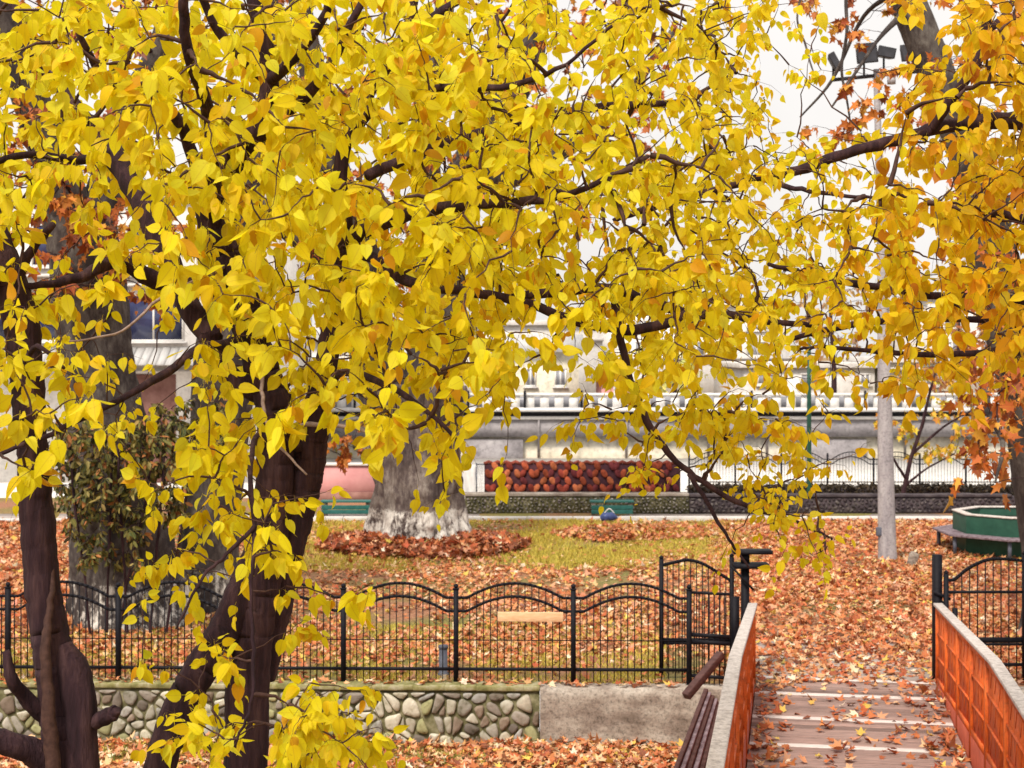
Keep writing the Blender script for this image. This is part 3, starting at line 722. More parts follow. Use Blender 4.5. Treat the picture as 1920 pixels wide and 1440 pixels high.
lim('branch', [(398, 400, 8.8, 16), (396, 240, 8.0, 14), (374, 160, 7.6, 12), (350, 80, 7.4, 11), (342, -60, 7.2, 8)], seed=23)
lim('branch', [(505, 150, 8.4, 13), (560, 100, 8.0, 9), (612, 20, 7.8, 8), (620, -80, 7.7, 6)], seed=24)
lim('branch', [(648, 450, 9, 15), (700, 425, 8.6, 14), (780, 398, 8.1, 12), (880, 385, 7.7, 10), (980, 378, 7.4, 9), (1080, 360, 7.2, 6), (1200, 300, 7.0, 4)], seed=7)
lim('branch', [(640, 470, 9.1, 14), (690, 480, 8.8, 11), (760, 525, 8.5, 10), (830, 540, 8.3, 9), (960, 560, 8.2, 9), (1080, 602, 8.2, 9), (1180, 618, 8.3, 10), (1270, 598, 8.4, 9), (1340, 560, 8.4, 5)], seed=9)
lim('branch', [(960, 560, 8.2, 9), (1060, 545, 8.3, 9), (1140, 540, 8.4, 10), (1220, 565, 8.5, 10), (1300, 590, 8.6, 9), (1370, 590, 8.7, 8), (1440, 603, 8.8, 6), (1520, 610, 8.9, 5)], seed=10)
lim('branch', [(1150, 545, 8.4, 8), (1165, 640, 8.5, 7.5), (1192, 745, 8.5, 7), (1235, 825, 8.5, 6.5), (1290, 885, 8.5, 5.5), (1380, 940, 8.5, 5), (1480, 975, 8.5, 3.5), (1560, 1010, 8.5, 2)], seed=12)
lim('branch', [(1292, 888, 8.5, 5), (1330, 950, 8.4, 4), (1365, 1010, 8.3, 3), (1405, 1065, 8.3, 2)], seed=121)
lim('branch', [(648, 430, 9, 15), (640, 300, 9.0, 14), (690, 180, 9.0, 12), (760, 60, 9.0, 10), (800, -120, 9.0, 7)], seed=13)
lim('branch', [(660, 250, 9, 10), (720, 185, 8.6, 8), (830, 165, 8.2, 7), (960, 160, 7.9, 6), (1060, 120, 7.7, 4), (1180, 20, 7.6, 3)], seed=14)
lim('branch', [(760, 70, 9, 9), (900, -20, 9.3, 7), (1080, -80, 9.6, 6), (1280, -60, 9.8, 4)], seed=15)
lim('branch', [(690, 330, 9, 11), (830, 270, 9.4, 10), (980, 230, 9.8, 9), (1130, 200, 10, 8), (1300, 190, 10.2, 5)], seed=16)
lim('branch', [(470, 640, 9, 13), (375, 655, 8.4, 9), (300, 708, 8.0, 8), (200, 762, 7.7, 6), (100, 812, 7.4, 5), (0, 850, 7.2, 4), (-80, 880, 7.1, 2)], seed=17)
lim('branch', [(560, 840, 9, 9), (520, 800, 8.4, 6), (480, 820, 7.8, 5), (470, 900, 7.4, 5), (478, 1000, 7.2, 4.5), (470, 1090, 7.1, 4), (475, 1200, 7.05, 4), (470, 1320, 7.0, 3.5), (440, 1400, 7.0, 2.5)], seed=18, n=7)
lim('branch', [(478, 985, 7.2, 4.5), (425, 1040, 7.1, 4), (375, 1090, 7.0, 3), (330, 1180, 7.0, 2)], seed=181, n=6)
lim('branch', [(600, 760, 9.1, 9), (640, 700, 8.4, 8), (720, 720, 7.8, 7), (800, 770, 7.5, 5), (860, 830, 7.4, 3)], seed=19, n=8)
lim('branch', [(540, 1420, 9, 9), (560, 1440, 8.4, 9), (590, 1400, 8.0, 7), (640, 1395, 7.8, 5)], seed=20, n=8)
# pale bare twigs
for c in ([(540, 800, 8.9, 4), (590, 796, 8.5, 5), (650, 800, 8.2, 4.5), (700, 812, 8.0, 3)], [(492, 690, 8.9, 4), (495, 770, 8.6, 3.5), (520, 830, 8.4, 3), (575, 890, 8.3, 2)], [(420, 500, 8.9, 4), (300, 560, 8.2, 3), (230, 620, 7.8, 2.5), (130, 640, 7.6, 1.8)]):
    limb(mt, c, 'bare_twig', M['paletwig'], n=6)
tg = targets('M')
_, N1 = crown(mt, Lm, tg, 9.8, (.070, .112), HEART, col_main, M['leaf'], M['twig'])

# left tree: only its lower trunk and the fringe of its crown are in view
lt = empty('yellow_tree', (GX(100, 8.2), 8.2, -.1), 'dark leaning trunk at the left edge with knotted base and few yellow leaves', 'tree')
limb(lt, [to_ground(150, 78, 8.2), (140, 1900, 8.2, 62), (134, 1440, 8.2, 52), (118, 1330, 8.2, 44), (98, 1220, 8.2, 37), (81, 1100, 8.2, 33), (69, 960, 8.2, 31), (60, 840, 8.2, 30), (50, 700, 8.2, 31), (28, 560, 8.2, 33), (-30, 400, 8.2, 30), (-80, 200, 8.2, 24), (-120, -60, 8.2, 16)], 'trunk', M['bark'], n=40, rough=.10, k=14, seed=30, nsc=4)
mb = MB(); c = np.array([[*P(a, b, Y), r*Y/F] for a, b, Y, r in [(118, 1210, 8.16, 16), (136, 1250, 8.14, 28), (146, 1300, 8.13, 32), (152, 1370, 8.13, 29), (160, 1460, 8.14, 24)]]); s = cr(c, 6); mb.tube(s[:, :3], s[:, 3], 16, rough=.25, nsc=5); mb.build('burl', M['bark'], lt, smooth=True)
limb(lt, [(150, 1350, 8.15, 16), (180, 1352, 8.1, 14), (206, 1340, 8.05, 15), (219, 1330, 8.02, 9)], 'branch_stub', M['bark'], n=12, seed=31)
limb(lt, [(100, 1900, 8.0, 16), (104, 1600, 8.0, 14), (98, 1440, 8.0, 15), (92, 1330, 8.0, 13), (86, 1230, 8.02, 10), (92, 1150, 8.08, 7), (98, 1085, 8.14, 5), (94, 1000, 8.2, 3)], 'stem', M['twig'], n=10, seed=32)
L2 = [limb(lt, [(110, 1440, 8.2, 32), (60, 1410, 8.1, 26), (0, 1390, 8.0, 22), (-80, 1380, 7.9, 14)], 'branch', M['bark'], seed=33),
      limb(lt, [(92, 1350, 8.2, 20), (50, 1310, 8.1, 14), (20, 1270, 8.0, 12), (10, 1220, 8.0, 7)], 'branch', M['bark'], seed=34),
      limb(lt, [(0, 520, 8.2, 15), (-60, 560, 7.9, 11), (-140, 600, 7.6, 7)], 'branch', M['bark'], seed=35),
      limb(lt, [(10, 560, 8.2, 14), (60, 470, 8.1, 9), (100, 420, 8.0, 6)], 'branch', M['bark'], seed=36),
      limb(lt, [(55, 800, 8.2, 8), (20, 790, 7.9, 6), (-40, 820, 7.6, 4)], 'branch', M['bark'], seed=37),
      limb(lt, [(40, 700, 8.2, 7), (70, 650, 7.9, 5), (120, 690, 7.7, 3)], 'branch', M['bark'], seed=38)]
crown(lt, L2, targets('L'), 8.0, (.07, .11), HEART, col_main, M['leaf'], M['twig'])

# right tree, its trunk outside the frame, long branch reaching in
rt = empty('golden_tree', (GX(2080, 10.5), 10.5, -.1), 'golden orange leaved tree reaching in from the right edge on long dark branches', 'tree')
limb(rt, [to_ground(2110, 70, 10.5), (2095, 1400, 10.5, 55), (2085, 900, 10.5, 46), (2070, 500, 10.5, 40), (2060, 300, 10.5, 34), (2030, 60, 10.5, 26), (2000, -160, 10.5, 16)], 'trunk', M['bark'], n=20, rough=.16, k=7, seed=40)
L3 = [limb(rt, c, 'branch', M['bark'], seed=41+i) for i, c in enumerate([
    [(2060, 300, 10.5, 26), (1980, 235, 10.3, 20), (1890, 225, 10.1, 17), (1810, 232, 9.9, 14), (1740, 245, 9.8, 12), (1660, 268, 9.7, 11), (1580, 290, 9.6, 10), (1500, 318, 9.5, 10), (1420, 335, 9.4, 8), (1320, 362, 9.3, 8), (1220, 388, 9.2, 7), (1150, 415, 9.2, 5)],
    [(1745, 245, 9.8, 11), (1780, 190, 9.7, 10), (1830, 120, 9.6, 9), (1850, 50, 9.6, 9), (1820, -40, 9.5, 6)],
    [(1850, 60, 9.6, 7), (1890, 20, 9.6, 6), (1920, -60, 9.6, 4)],
    [(1430, 335, 9.4, 6), (1480, 350, 9.0, 5), (1560, 365, 8.8, 4), (1650, 372, 8.6, 2.5)],
    [(2075, 560, 10.5, 16), (1980, 570, 10.3, 10), (1880, 560, 10.1, 8), (1760, 555, 9.9, 7), (1640, 538, 9.7, 7), (1540, 520, 9.5, 6), (1440, 495, 9.4, 4)],
    [(2080, 620, 10.5, 14), (1960, 625, 10.6, 9), (1860, 600, 10.7, 7), (1700, 600, 10.8, 6), (1560, 615, 10.8, 6), (1470, 640, 10.8, 4)],
    [(1960, 630, 10.6, 7), (1840, 660, 10.4, 6), (1700, 665, 10.2, 5), (1560, 650, 10, 4), (1500, 655, 10, 3)],
    [(2040, 120, 10.5, 14), (1960, 120, 10.0, 10), (1900, 80, 9.6, 8)],
    [(2060, 420, 10.5, 16), (1960, 420, 10.2, 11), (1860, 400, 9.9, 8), (1760, 420, 9.7, 5)]])]
crown(rt, L3, targets('R'), 9.8, (.072, .110), HEART, col_right, M['leaf'], M['twig'])

# ================================================================== PARK OBJECTS
def mound(cx, cy, rx, ry, h):
    return lambda x, y: h*math.exp(-(((x-cx)/rx)**2+((y-cy)/ry)**2)**1.5)
MOUNDS = [mound(GX(790, 34.8), 34.6, 2.3, 1.3, .16), mound(GX(1190, 37), 37.2, 1.9, 1.2, .12)]
def gz_(x, y): return ground_z(x, y)+sum(m(x, y) for m in MOUNDS)

LITP = [(.54, .175, .066), (.62, .285, .135), (.72, .47, .26), (.42, .10, .042), (.20, .06, .034), (.66, .45, .10), (.62, .30, .18), (.80, .64, .46)]
def litter(name, n, gen, zf, Lr, pal_w, label, cat=None, tilt=.32, lift=.03, pal=LITP, tm=PALM):
    xy = gen(n); N = len(xy)
    z = np.array([zf(x, y) for x, y in xy])+rng.random(N)*lift+.012
    pos = np.column_stack([xy, z]); a = rng.uniform(0, 2*math.pi, N)
    d = np.column_stack([np.cos(a), np.sin(a), rng.normal(0, tilt*.7, N)]); nn = np.column_stack([rng.normal(0, tilt, N), rng.normal(0, tilt, N)-.1, np.ones(N)])
    c = pick_cols(N, pal, pal_w, .16)
    o = leaves(name, tm, pos, d, nn, rng.uniform(Lr[0], Lr[1], N), rng.uniform(.8, 1.15, N), rng.normal(.1, .35, N), rng.normal(.15, .35, N), c, M['litter'], var=.07)
    return tag(o, label, cat, kind='stuff')
def gen_px(x0, x1, y0, y1, Y0, Y1, keep=None):
    """random points of the park in plan, evenly spread over the area seen between two columns"""
    def g(n):
        out = []
        while len(out) < n:
            m = n*2; Y = np.sqrt(rng.uniform(Y0**2, Y1**2, m)); px = rng.uniform(x0, x1, m); X = (px-CX)/F*Y
            p = np.column_stack([X, Y])
            k = np.ones(m, bool)
            if keep is not None: k = rng.random(m) < keep(X, Y, px, HY+F*ZC/Y)
            out += list(p[k])
        return np.array(out[:n])
    return g
def nz(x, y, s, o): return np.array([mnoise.noise(Vector((a*s, b*s, o))) for a, b in zip(x, y)])
def keep_park(X, Y, px, py):
    k = np.clip(.60+1.3*nz(X, Y, .32, 5)+.5*nz(X, Y, 1.3, 8), .06, 1)
    k = np.where(px > 1330, np.clip(k+.25, 0, 1), k)
    grass = (px > 560) & (px < 1330) & (py > 966) & (py < 1062); k = np.where(grass, k*np.where(py < 1030, .30, .55), k)
    slabp = (px > 1400) & (px < 1770) & (Y < 24.2); k = np.where(slabp, .36+.45*np.clip((Y-21.2)/2.0, 0, 1)+.25*np.clip(nz(X, Y, .9, 3), 0, 1), k)
    k = np.where((px < 920) & (Y < 22.3), k*.62, k)
    return k
litter('fallen_leaves', 52000, gen_px(-60, 1980, 0, 0, 20.45, 40.4, keep_park), gz_, (.05, .125), [5, 4.4, 2.6, 3, 1.0, 1.6, 3, .8], 'orange and tan plane leaves carpeting the park ground')
litter('fallen_leaves', 17000, gen_px(1330, 1980, 0, 0, 20.9, 40.2, keep_park), gz_, (.05, .125), [6, 3, 1.5, 6, 2.5, .6, 2, .8], 'redder leaf carpet beyond the footbridge')
litter('fallen_leaves', 2500, gen_px(-60, 160, 0, 0, 24, 40, None), gz_, (.10, .17), [6, 3, 1.5, 6, 2, .6, 2, .8], 'red leaf carpet at left')
def gen_ring(cx, cy, rx, ry, rin):
    def g(n):
        r = np.sqrt(rng.uniform(rin**2, 1, n)); a = rng.uniform(0, 2*math.pi, n)
        return np.column_stack([cx+rx*r*np.cos(a), cy+ry*r*np.sin(a)])
    return g
litter('leaf_pile', 4200, gen_ring(GX(795, 34.8), 34.5, 2.35, 1.9, .3), gz_, (.10, .17), [2, 1, .3, 5, 6, .1, 2, .2], 'dark red brown leaves heaped round the whitewashed trunk', tilt=.6, lift=.16)
litter('leaf_pile', 1900, gen_ring(GX(1190, 37), 37.1, 2.0, 1.4, 0), gz_, (.08, .14), [6, 3, 1, 4, 2, .3, 3, .5], 'swept heap of reddish leaves on the lawn', tilt=.4, lift=.06)
# leaves on the planks, thicker along both railings
def gen_deck(n):
    out = []
    while len(out) < n:
        Y = 20.7-8.2*rng.random()**1.0; t = rng.random()
        e = min(t, 1-t); p = .10+.9*math.exp(-e/.09)*(1.0 if t > .5 else .55)+.35*max(0, nz([t*8], [Y*1.2], 1, 2)[0])
        if rng.random() < p: out.append((BL(Y)+.08+t*(BR(Y)-BL(Y)-.16), Y))
    return np.array(out)
litter('fallen_leaves', 640, gen_deck, lambda x, y: .018, (.06, .14), [5, 3, 1.5, 4, 2, 1, 1, 1], 'dry curled leaves lying on the bridge planks', tilt=.35, lift=.02)
litter('fallen_leaves', 8000, gen_px(-80, 1345, 0, 0, 17.6, 20.3), bank_z, (.05, .125), [5, 4, 3, 3.5, 1.5, 2, 2, 2], 'leaf drift along the foot of the stone wall', lift=.07)
litter('fallen_leaves', 260, lambda n: np.column_stack([(x := rng.uniform(WXL, WXE, n)), np.array([wall_y(q) for q in x])+rng.uniform(.02, .3, n)]), lambda x, y: .02, (.07, .12), [5, 4, 3, 3, 1, 2, 2, 2], 'few leaves on the wall coping', lift=.01)
# turf blades
def turf(name, n, gen, zf, H, pal, label):
    xy = gen(n); N = len(xy); z = np.array([zf(x, y) for x, y in xy])-.01
    d = np.column_stack([rng.normal(0, .4, N), rng.normal(0, .4, N), np.ones(N)]); nn = np.column_stack([rng.normal(0, 1, N), rng.normal(0, 1, N)-1, rng.normal(0, .3, N)])
    o = leaves(name, BLADE, np.column_stack([xy, z]), d, nn, rng.uniform(H*.5, H, N), np.full(N, 2.2), np.zeros(N), rng.normal(0, .3, N), pick_cols(N, pal, [3, 3, 2], .15), M['litter'])
    return tag(o, label, kind='stuff')
GR = [(.48, .42, .07), (.60, .50, .11), (.34, .33, .06)]
turf('grass', 40000, gen_px(560, 1420, 0, 0, 31.0, 40.2, lambda X, Y, px, py: np.clip(.5+1.2*nz(X, Y, .4, 9), 0.05, 1)), gz_, .13, GR, 'yellowing lawn round the plane tree')
turf('grass', 22000, gen_px(-60, 1250, 0, 0, 20.5, 25, lambda X, Y, px, py: np.clip(.4+1.2*nz(X, Y, .8, 19), 0.02, 1)), gz_, .09, GR, 'short yellow green grass behind the iron fence')
turf('grass', 1500, gen_px(-60, 1000, 0, 0, 19.2, 20.3, lambda X, Y, px, py: np.clip(nz(X, Y, 1.1, 29)*2, 0, 1)), bank_z, .16, [(.10, .20, .05), (.16, .24, .06), (.07, .13, .04)], 'green tufts at the wall foot')

# ---- plane trees
def trunk3(root, ctrl, mat, n=28, seed=0, rough=.10, name='trunk', k=7, flare=None):
    c = np.array([[*P(a, b, Y), r*Y/F] for a, b, Y, r in ctrl]); s = cr(c, k)
    mb = MB(); mb.tube(s[:, :3], np.maximum(s[:, 3], .01), n, rough=rough, nsc=1.3, seed=seed); mb.build(name, mat, root, smooth=True); return s[:, :3]
RUST = [(.40, .10, .02), (.52, .17, .03), (.28, .06, .02), (.60, .30, .04), (.16, .05, .03)]
def rust(w_): return lambda p: pick_cols(len(p), RUST, w_, .12)
def cloud(boxes):
    out = []
    for (x0, x1, y0, y1, Y0, Y1, n) in boxes:
        for _ in range(n): out.append(P(rng.uniform(x0, x1), rng.uniform(y0, y1), rng.uniform(Y0, Y1)))
    return np.array(out)

M['plane_a'] = mat_plane('plane_bark_whitewashed', .75, .52, .50)
M['plane_b'] = mat_plane('plane_bark_whitewashed', .88, 1.0, .44)
M['plane_c'] = mat_plane('plane_bark', -9, .45)
# centre
pc = empty('plane_tree', (GX(785, 35.2), 35.2, 0), 'massive grey plane tree with a white painted base ringed by leaf heap', 'tree')
trunk3(pc, [(785, 1042, 35.2, 100), (785, 1018, 35.2, 92), (784, 985, 35.2, 87), (783, 940, 35.2, 80), (780, 880, 35.2, 76), (776, 800, 35.2, 82), (778, 720, 35.2, 90)], M['plane_b'], n=72, seed=3, rough=.26, k=14)
for t in range(7):
    a = t*.9+.3; q = np.array((GX(785, 35.2)+math.cos(a)*1.12, 35.2+math.sin(a)*1.0, -.05)); q2 = np.array((GX(785, 35.2)+math.cos(a)*.70, 35.2+math.sin(a)*.7, .75))
    mb = MB(); mb.tube(cr([[*q], [*((q+q2)/2+np.array((0, 0, -.08)))], [*q2]], 4), [.10, .15, .18, .2, .2, .19, .18, .16, .1], 10, rough=.2); mb.build('root', M['plane_b'], pc, smooth=True)
Lc = [trunk3(pc, c, M['plane_c'], n=18, seed=50+i, name='branch') for i, c in enumerate([
    [(740, 760, 35.2, 60), (700, 640, 35, 46), (690, 520, 34.6, 40), (640, 380, 34, 34), (600, 200, 33.4, 28), (560, 0, 33, 20), (520, -200, 32.6, 12)],
    [(800, 760, 35.2, 64), (820, 640, 35.4, 52), (828, 500, 35.6, 46), (870, 350, 35.8, 42), (930, 220, 36, 38), (985, 110, 36.2, 32), (1020, -60, 36.4, 22), (1030, -260, 36.5, 12)],
    [(838, 470, 35.6, 30), (800, 330, 35.2, 28), (800, 180, 35, 24), (830, 60, 35, 20), (840, -120, 35, 12)],
    [(880, 330, 35.8, 26), (960, 330, 36.4, 22), (1060, 280, 37, 16), (1160, 200, 37.6, 11), (1260, 60, 38, 6)],
    [(690, 520, 34.6, 26), (600, 480, 33.6, 18), (500, 400, 33, 12), (420, 260, 32.6, 8)]])]
crown(pc, Lc, cloud([(480, 1280, -200, 420, 31.5, 38.5, 170), (560, 900, 300, 620, 32.5, 35, 40), (560, 700, 780, 880, 33.5, 34.5, 10)]), 11, (.15, .24), PALM, rust([3, 3, 2, 1.6, 1]), M['litter'], M['bark'], r0=.006, spur=.3)
# left pair
pl = empty('plane_tree', (GX(190, 25.2), 25.2, 0), 'big dark plane tree with a white streaked base behind the left fence', 'tree')
trunk3(pl, [(255, 1190, 25.2, 130), (250, 1150, 25.2, 112), (240, 1080, 25.2, 96), (225, 980, 25.2, 84), (205, 860, 25.2, 76), (188, 740, 25.2, 70), (176, 620, 25.2, 66), (165, 500, 25.2, 64), (150, 400, 25.2, 60)], M['plane_a'], n=64, seed=7, rough=.26, k=12)
Ll = [trunk3(pl, c, M['plane_c'], n=18, seed=60+i, name='branch') for i, c in enumerate([
    [(140, 440, 25.2, 44), (110, 330, 25, 40), (70, 220, 24.8, 36), (30, 110, 24.6, 32), (-20, -20, 24.4, 24), (-80, -200, 24.2, 14)],
    [(170, 450, 25.2, 40), (200, 350, 25.4, 34), (230, 220, 25.6, 28), (300, 90, 25.8, 22), (340, -120, 26, 14)]])]
crown(pl, Ll, cloud([(-160, 330, -160, 480, 23, 27.5, 110), (60, 330, 380, 560, 23.2, 24.6, 40), (-40, 260, 200, 430, 22.8, 24.4, 40)]), 10, (.14, .22), PALM, rust([3, 3, 2.4, 1, 1.4]), M['litter'], M['bark'], r0=.008, spur=.25)
pm = empty('plane_tree', (GX(415, 26.5), 26.5, 0), 'mottled plane trunk with white base standing behind the forked yellow tree', 'tree')
trunk3(pm, [(385, 1175, 26.5, 86), (388, 1130, 26.5, 72), (392, 1050, 26.5, 58), (402, 940, 26.5, 54), (412, 820, 26.5, 52), (420, 700, 26.5, 54), (425, 600, 26.5, 46), (436, 480, 26.5, 36), (470, 340, 26.5, 26), (500, 180, 26.5, 18), (510, -60, 26.5, 12)], M['plane_a'], n=40, seed=9, rough=.14)
# right leaning plane tree with hanging rust branch
pr_ = empty('plane_tree', (GX(1975, 24), 24, 0), 'leaning dark plane tree at the right edge with hanging rust red leaves', 'tree')
Lr_ = [trunk3(pr_, [(1990, 1225, 24, 80), (1985, 1120, 24, 64), (1972, 980, 24, 56), (1945, 840, 24, 52), (1915, 700, 24, 48), (1880, 560, 24, 46), (1850, 430, 24, 42), (1808, 280, 24, 36), (1765, 160, 24, 34), (1715, 40, 24, 33), (1660, -100, 24, 26), (1600, -260, 24, 16)], M['plane_c'], n=28, seed=12, rough=.13)]
Lr_ += [trunk3(pr_, c, M['plane_c'], n=10, seed=70+i, name='branch') for i, c in enumerate([
    [(1900, 640, 24, 20), (1860, 680, 21, 12), (1850, 760, 18.5, 7), (1880, 830, 17.4, 5), (1866, 905, 17, 2)],
    [(1700, 20, 24, 8), (1650, 70, 23.4, 4), (1605, 135, 22.8, 3), (1560, 200, 22.6, 2)],
    [(1640, -120, 24, 8), (1590, -30, 23.4, 4), (1588, 60, 23, 3.4), (1578, 130, 22.9, 2.6), (1590, 200, 22.8, 2), (1602, 290, 22.6, 1.4)],
    [(1600, -200, 24, 6), (1500, 0, 23, 2.4), (1512, 90, 22.6, 2), (1530, 150, 22.4, 1.2)],
    [(1690, -20, 24, 7), (1620, 30, 25, 4), (1560, 150, 25.4, 3), (1500, 220, 25.6, 1.6)],
    [(1850, 430, 24, 14), (1960, 300, 24, 10), (2040, 120, 24, 6)]])]
crown(pr_, Lr_, cloud([(1800, 2010, 650, 900, 16.6, 19.5, 58), (1500, 1700, 110, 280, 21.8, 24, 17), (1480, 1700, -40, 90, 22, 24, 5), (1780, 2000, 330, 650, 20, 25, 46), (1700, 1960, -160, 330, 21, 26, 46), (1480, 1640, -200, 60, 22, 25, 12)]), 9, (.12, .19), PALM, rust([4, 5, 2, 2.6, .5]), M['litter'], M['bark'], r0=.0028, spur=.2)

# ---- shrub round the left plane trunk
sh = empty('shrub', (GX(250, 23.6), 23.6, 0), 'dark green brown leafy shrub growing up against the left plane trunk', 'shrub')
Ls = [limb(sh, [(a, 1208, 23.9, 3), (a+dx*.3, 1080, 23.8, 2.4), (a+dx*.7, 960, 23.6, 3), (a+dx, 820, 23.6, 2)], 'stem', M['bark'], n=6, seed=80+i) for i, (a, dx) in enumerate([(170, -40), (200, 10), (240, -20), (280, 30), (310, 50), (220, 70)])]
crown(sh, Ls, cloud([(100, 350, 790, 970, 22.9, 24.4, 230), (130, 270, 950, 1060, 23, 24.2, 50), (250, 430, 750, 880, 23.2, 24.4, 80)]), 14, (.09, .16), OVAL, lambda p: pick_cols(len(p), [(.06, .07, .02), (.15, .14, .035), (.27, .21, .06), (.34, .13, .04), (.022, .02, .014)], [4, 3.6, 2.4, 1.4, 2.4], .15), M['hedge'], M['bark'], r0=.004, spur=.14)
# ---- sapling behind the lamp post
sa = empty('sapling', (GX(1725, 45.5), 45.5, 0), 'thin young tree with sparse yellow orange leaves right of the lamp post', 'tree')
La = [limb(sa, c, 'trunk' if i == 0 else 'branch', M['bark'], n=8, seed=90+i) for i, c in enumerate([[(1690, 942, 45.5, 5), (1708, 860, 45.5, 4), (1728, 800, 45.5, 3.4), (1745, 730, 45.5, 2.4), (1765, 660, 45.5, 1.5)], [(1700, 900, 45.5, 3), (1670, 850, 45.2, 2), (1650, 800, 45, 1.4)], [(1712, 850, 45.5, 3), (1770, 800, 45.8, 2), (1820, 770, 46, 1.3)], [(1698, 910, 45.5, 3), (1735, 880, 45.4, 2), (1790, 850, 45.4, 1.3)]])]
crown(sa, La, cloud([(1640, 1860, 690, 860, 44, 47, 60)]), 9, (.14, .24), PALM, lambda p: pick_cols(len(p), [(.62, .44, .03), (.60, .32, .03), (.50, .20, .03), (.45, .42, .06)], [4, 3, 2, 2], .12), M['litter'], M['twig'], r0=.006, spur=.2)

# ---- street lamp with floodlights
lp = empty('street_lamp', (GX(1664, 32.7), 32.7, 0), 'tall tapering concrete lamp post with black floodlights on a crossbar', 'street lamp')
c = np.array([[*P(a, b, 32.7), r*32.7/F] for a, b, r in [(1664, 1052, 18.5), (1664, 1040, 17.5), (1663, 1000, 16.5), (1661, 900, 15.2), (1659, 760, 13.2), (1656, 600, 10.6), (1653, 460, 8.8), (1648, 300, 6.8), (1643, 130, 5.6)]])
s = cr(c, 5); mb = MB(); mb.tube(s[:, :3], s[:, 3], 20); mb.build('post', M['pole'], lp, smooth=True)
Y = 32.7
mb = MB(); mb.bar((GX(1560, Y), Y, GZ(150, Y)), (GX(1722, Y), Y, GZ(134, Y)), .07, .07); mb.build('crossbar', M['lampblack'], lp)
for cx, cy, w_, h_, tilt in ((1562, 120, 13, 38, .5), (1620, 104, 40, 38, .1), (1657, 102, 34, 20, -.2), (1704, 102, 42, 32, .15)):
    mb = MB(); x, z = GX(cx, Y), GZ(cy, Y); a = w_*Y/F/2; b = h_*Y/F/2
    v = []
    for yy, k in ((-.16, 1.0), (.14, .72)):
        for sx, sz in ((-1, -1), (1, -1), (1, 1), (-1, 1)):
            ex, ez = sx*a*k, sz*b*k; v.append((x+ex*math.cos(tilt)-ez*math.sin(tilt), Y-.12+yy, z+ex*math.sin(tilt)+ez*math.cos(tilt)))
    mb.add(v, [(0, 1, 2, 3), (7, 6, 5, 4), (0, 4, 5, 1), (1, 5, 6, 2), (2, 6, 7, 3), (3, 7, 4, 0)])
    mb.bar((x, Y, z), (x, Y, GZ(146, Y)), .04, .05, up=(0, 1, 0))
    fl = mb.build('floodlight', M['lampblack'], lp, bevel=.01)
    g = MB(); g.add([(q[0]*.86+x*.14, q[1]-.004, q[2]*.86+z*.14) for q in v[:4]], [(0, 1, 2, 3)]); g.build('glass', M['lampglass'], fl)
mb = MB(); mb.tube([(GX(1668, Y), Y-.16, GZ(146, Y)), (GX(1668, Y), Y-.16, GZ(160, Y))], .09, 10); mb.build('junction_box', M['pole'], lp)
mb = MB(); mb.b2((GX(1645, Y)-.04, Y-.12, GZ(1004, Y)), (GX(1645, Y)+.10, Y-.02, GZ(988, Y))); mb.build('cable_box', M['bluegrey'], lp, bevel=.01)
# ---- green pole
gpole = empty('green_pole', (GX(1517, 46), 46, 0), 'slim dark green pole rising in front of the far wavy fence', 'pole')
mb = MB(); mb.tube([(GX(1517, 46), 46, z) for z in (-.05, .3, 1.5, 3, 4.75)], [.085, .075, .07, .065, .055], 12); mb.build('shaft', M['green'], gpole, smooth=True)
mb = MB(); mb.tube([(GX(1517, 46), 46, z) for z in (0, .04, .16, .2)], [.16, .16, .10, .09], 12); mb.tube([(GX(1517, 46), 46, z) for z in (4.74, 4.80, 4.84)], [.075, .08, .02], 12); mb.build('collar', M['green'], gpole, smooth=True)
# ---- stump, bollard, board
Y = 31.8
st = empty('stone_marker', (GX(1712, Y), Y, 0), 'short leaning grey stone stub beside the foot of the lamp post', 'stone')
mb = MB(); mb.tube([(GX(1709, Y), Y, -.05), (GX(1711, Y), Y, .1), (GX(1714, Y), Y-.01, .22), (GX(1716, Y), Y-.02, .27)], [.115, .11, .10, .075], 7, rough=.25, nsc=4); mb.build('stub', M['concrete'], st)
Y = 21.1
bo = empty('bollard', (GX(831, Y), Y, 0), 'short blue grey tube standing in the grass right behind the near fence', 'bollard')
mb = MB(); mb.tube([(GX(831, Y), Y, z) for z in (-.02, .02, .03, .36)], [.075, .075, .058, .058], 14); mb.build('tube', M['bluegrey'], bo, smooth=True)
mb = MB(); mb.tube([(GX(831, Y), Y, z) for z in (.36, .362, .40, .405)], [.066, .07, .066, .03], 14); mb.build('lid', M['bluegrey'], bo, smooth=True)
Y = 20.38
bd = empty('wooden_board', (GX(995, Y), Y, .9), 'raw wooden board fixed across the near fence panel', 'board')
mb = MB(); mb.bar((GX(933, Y), Y, GZ(1156, Y)), (GX(1056, Y), Y, GZ(1157, Y)), .025, .125); mb.build('board', M['wood'], bd, bevel=.004)
mb = MB()
for px in (946, 1042): mb.b2((GX(px, Y)-.02, Y+.0135, GZ(1160, Y)), (GX(px, Y)+.02, Y+.08, GZ(1152, Y)))
mb.build('bracket', M['iron'], bd)

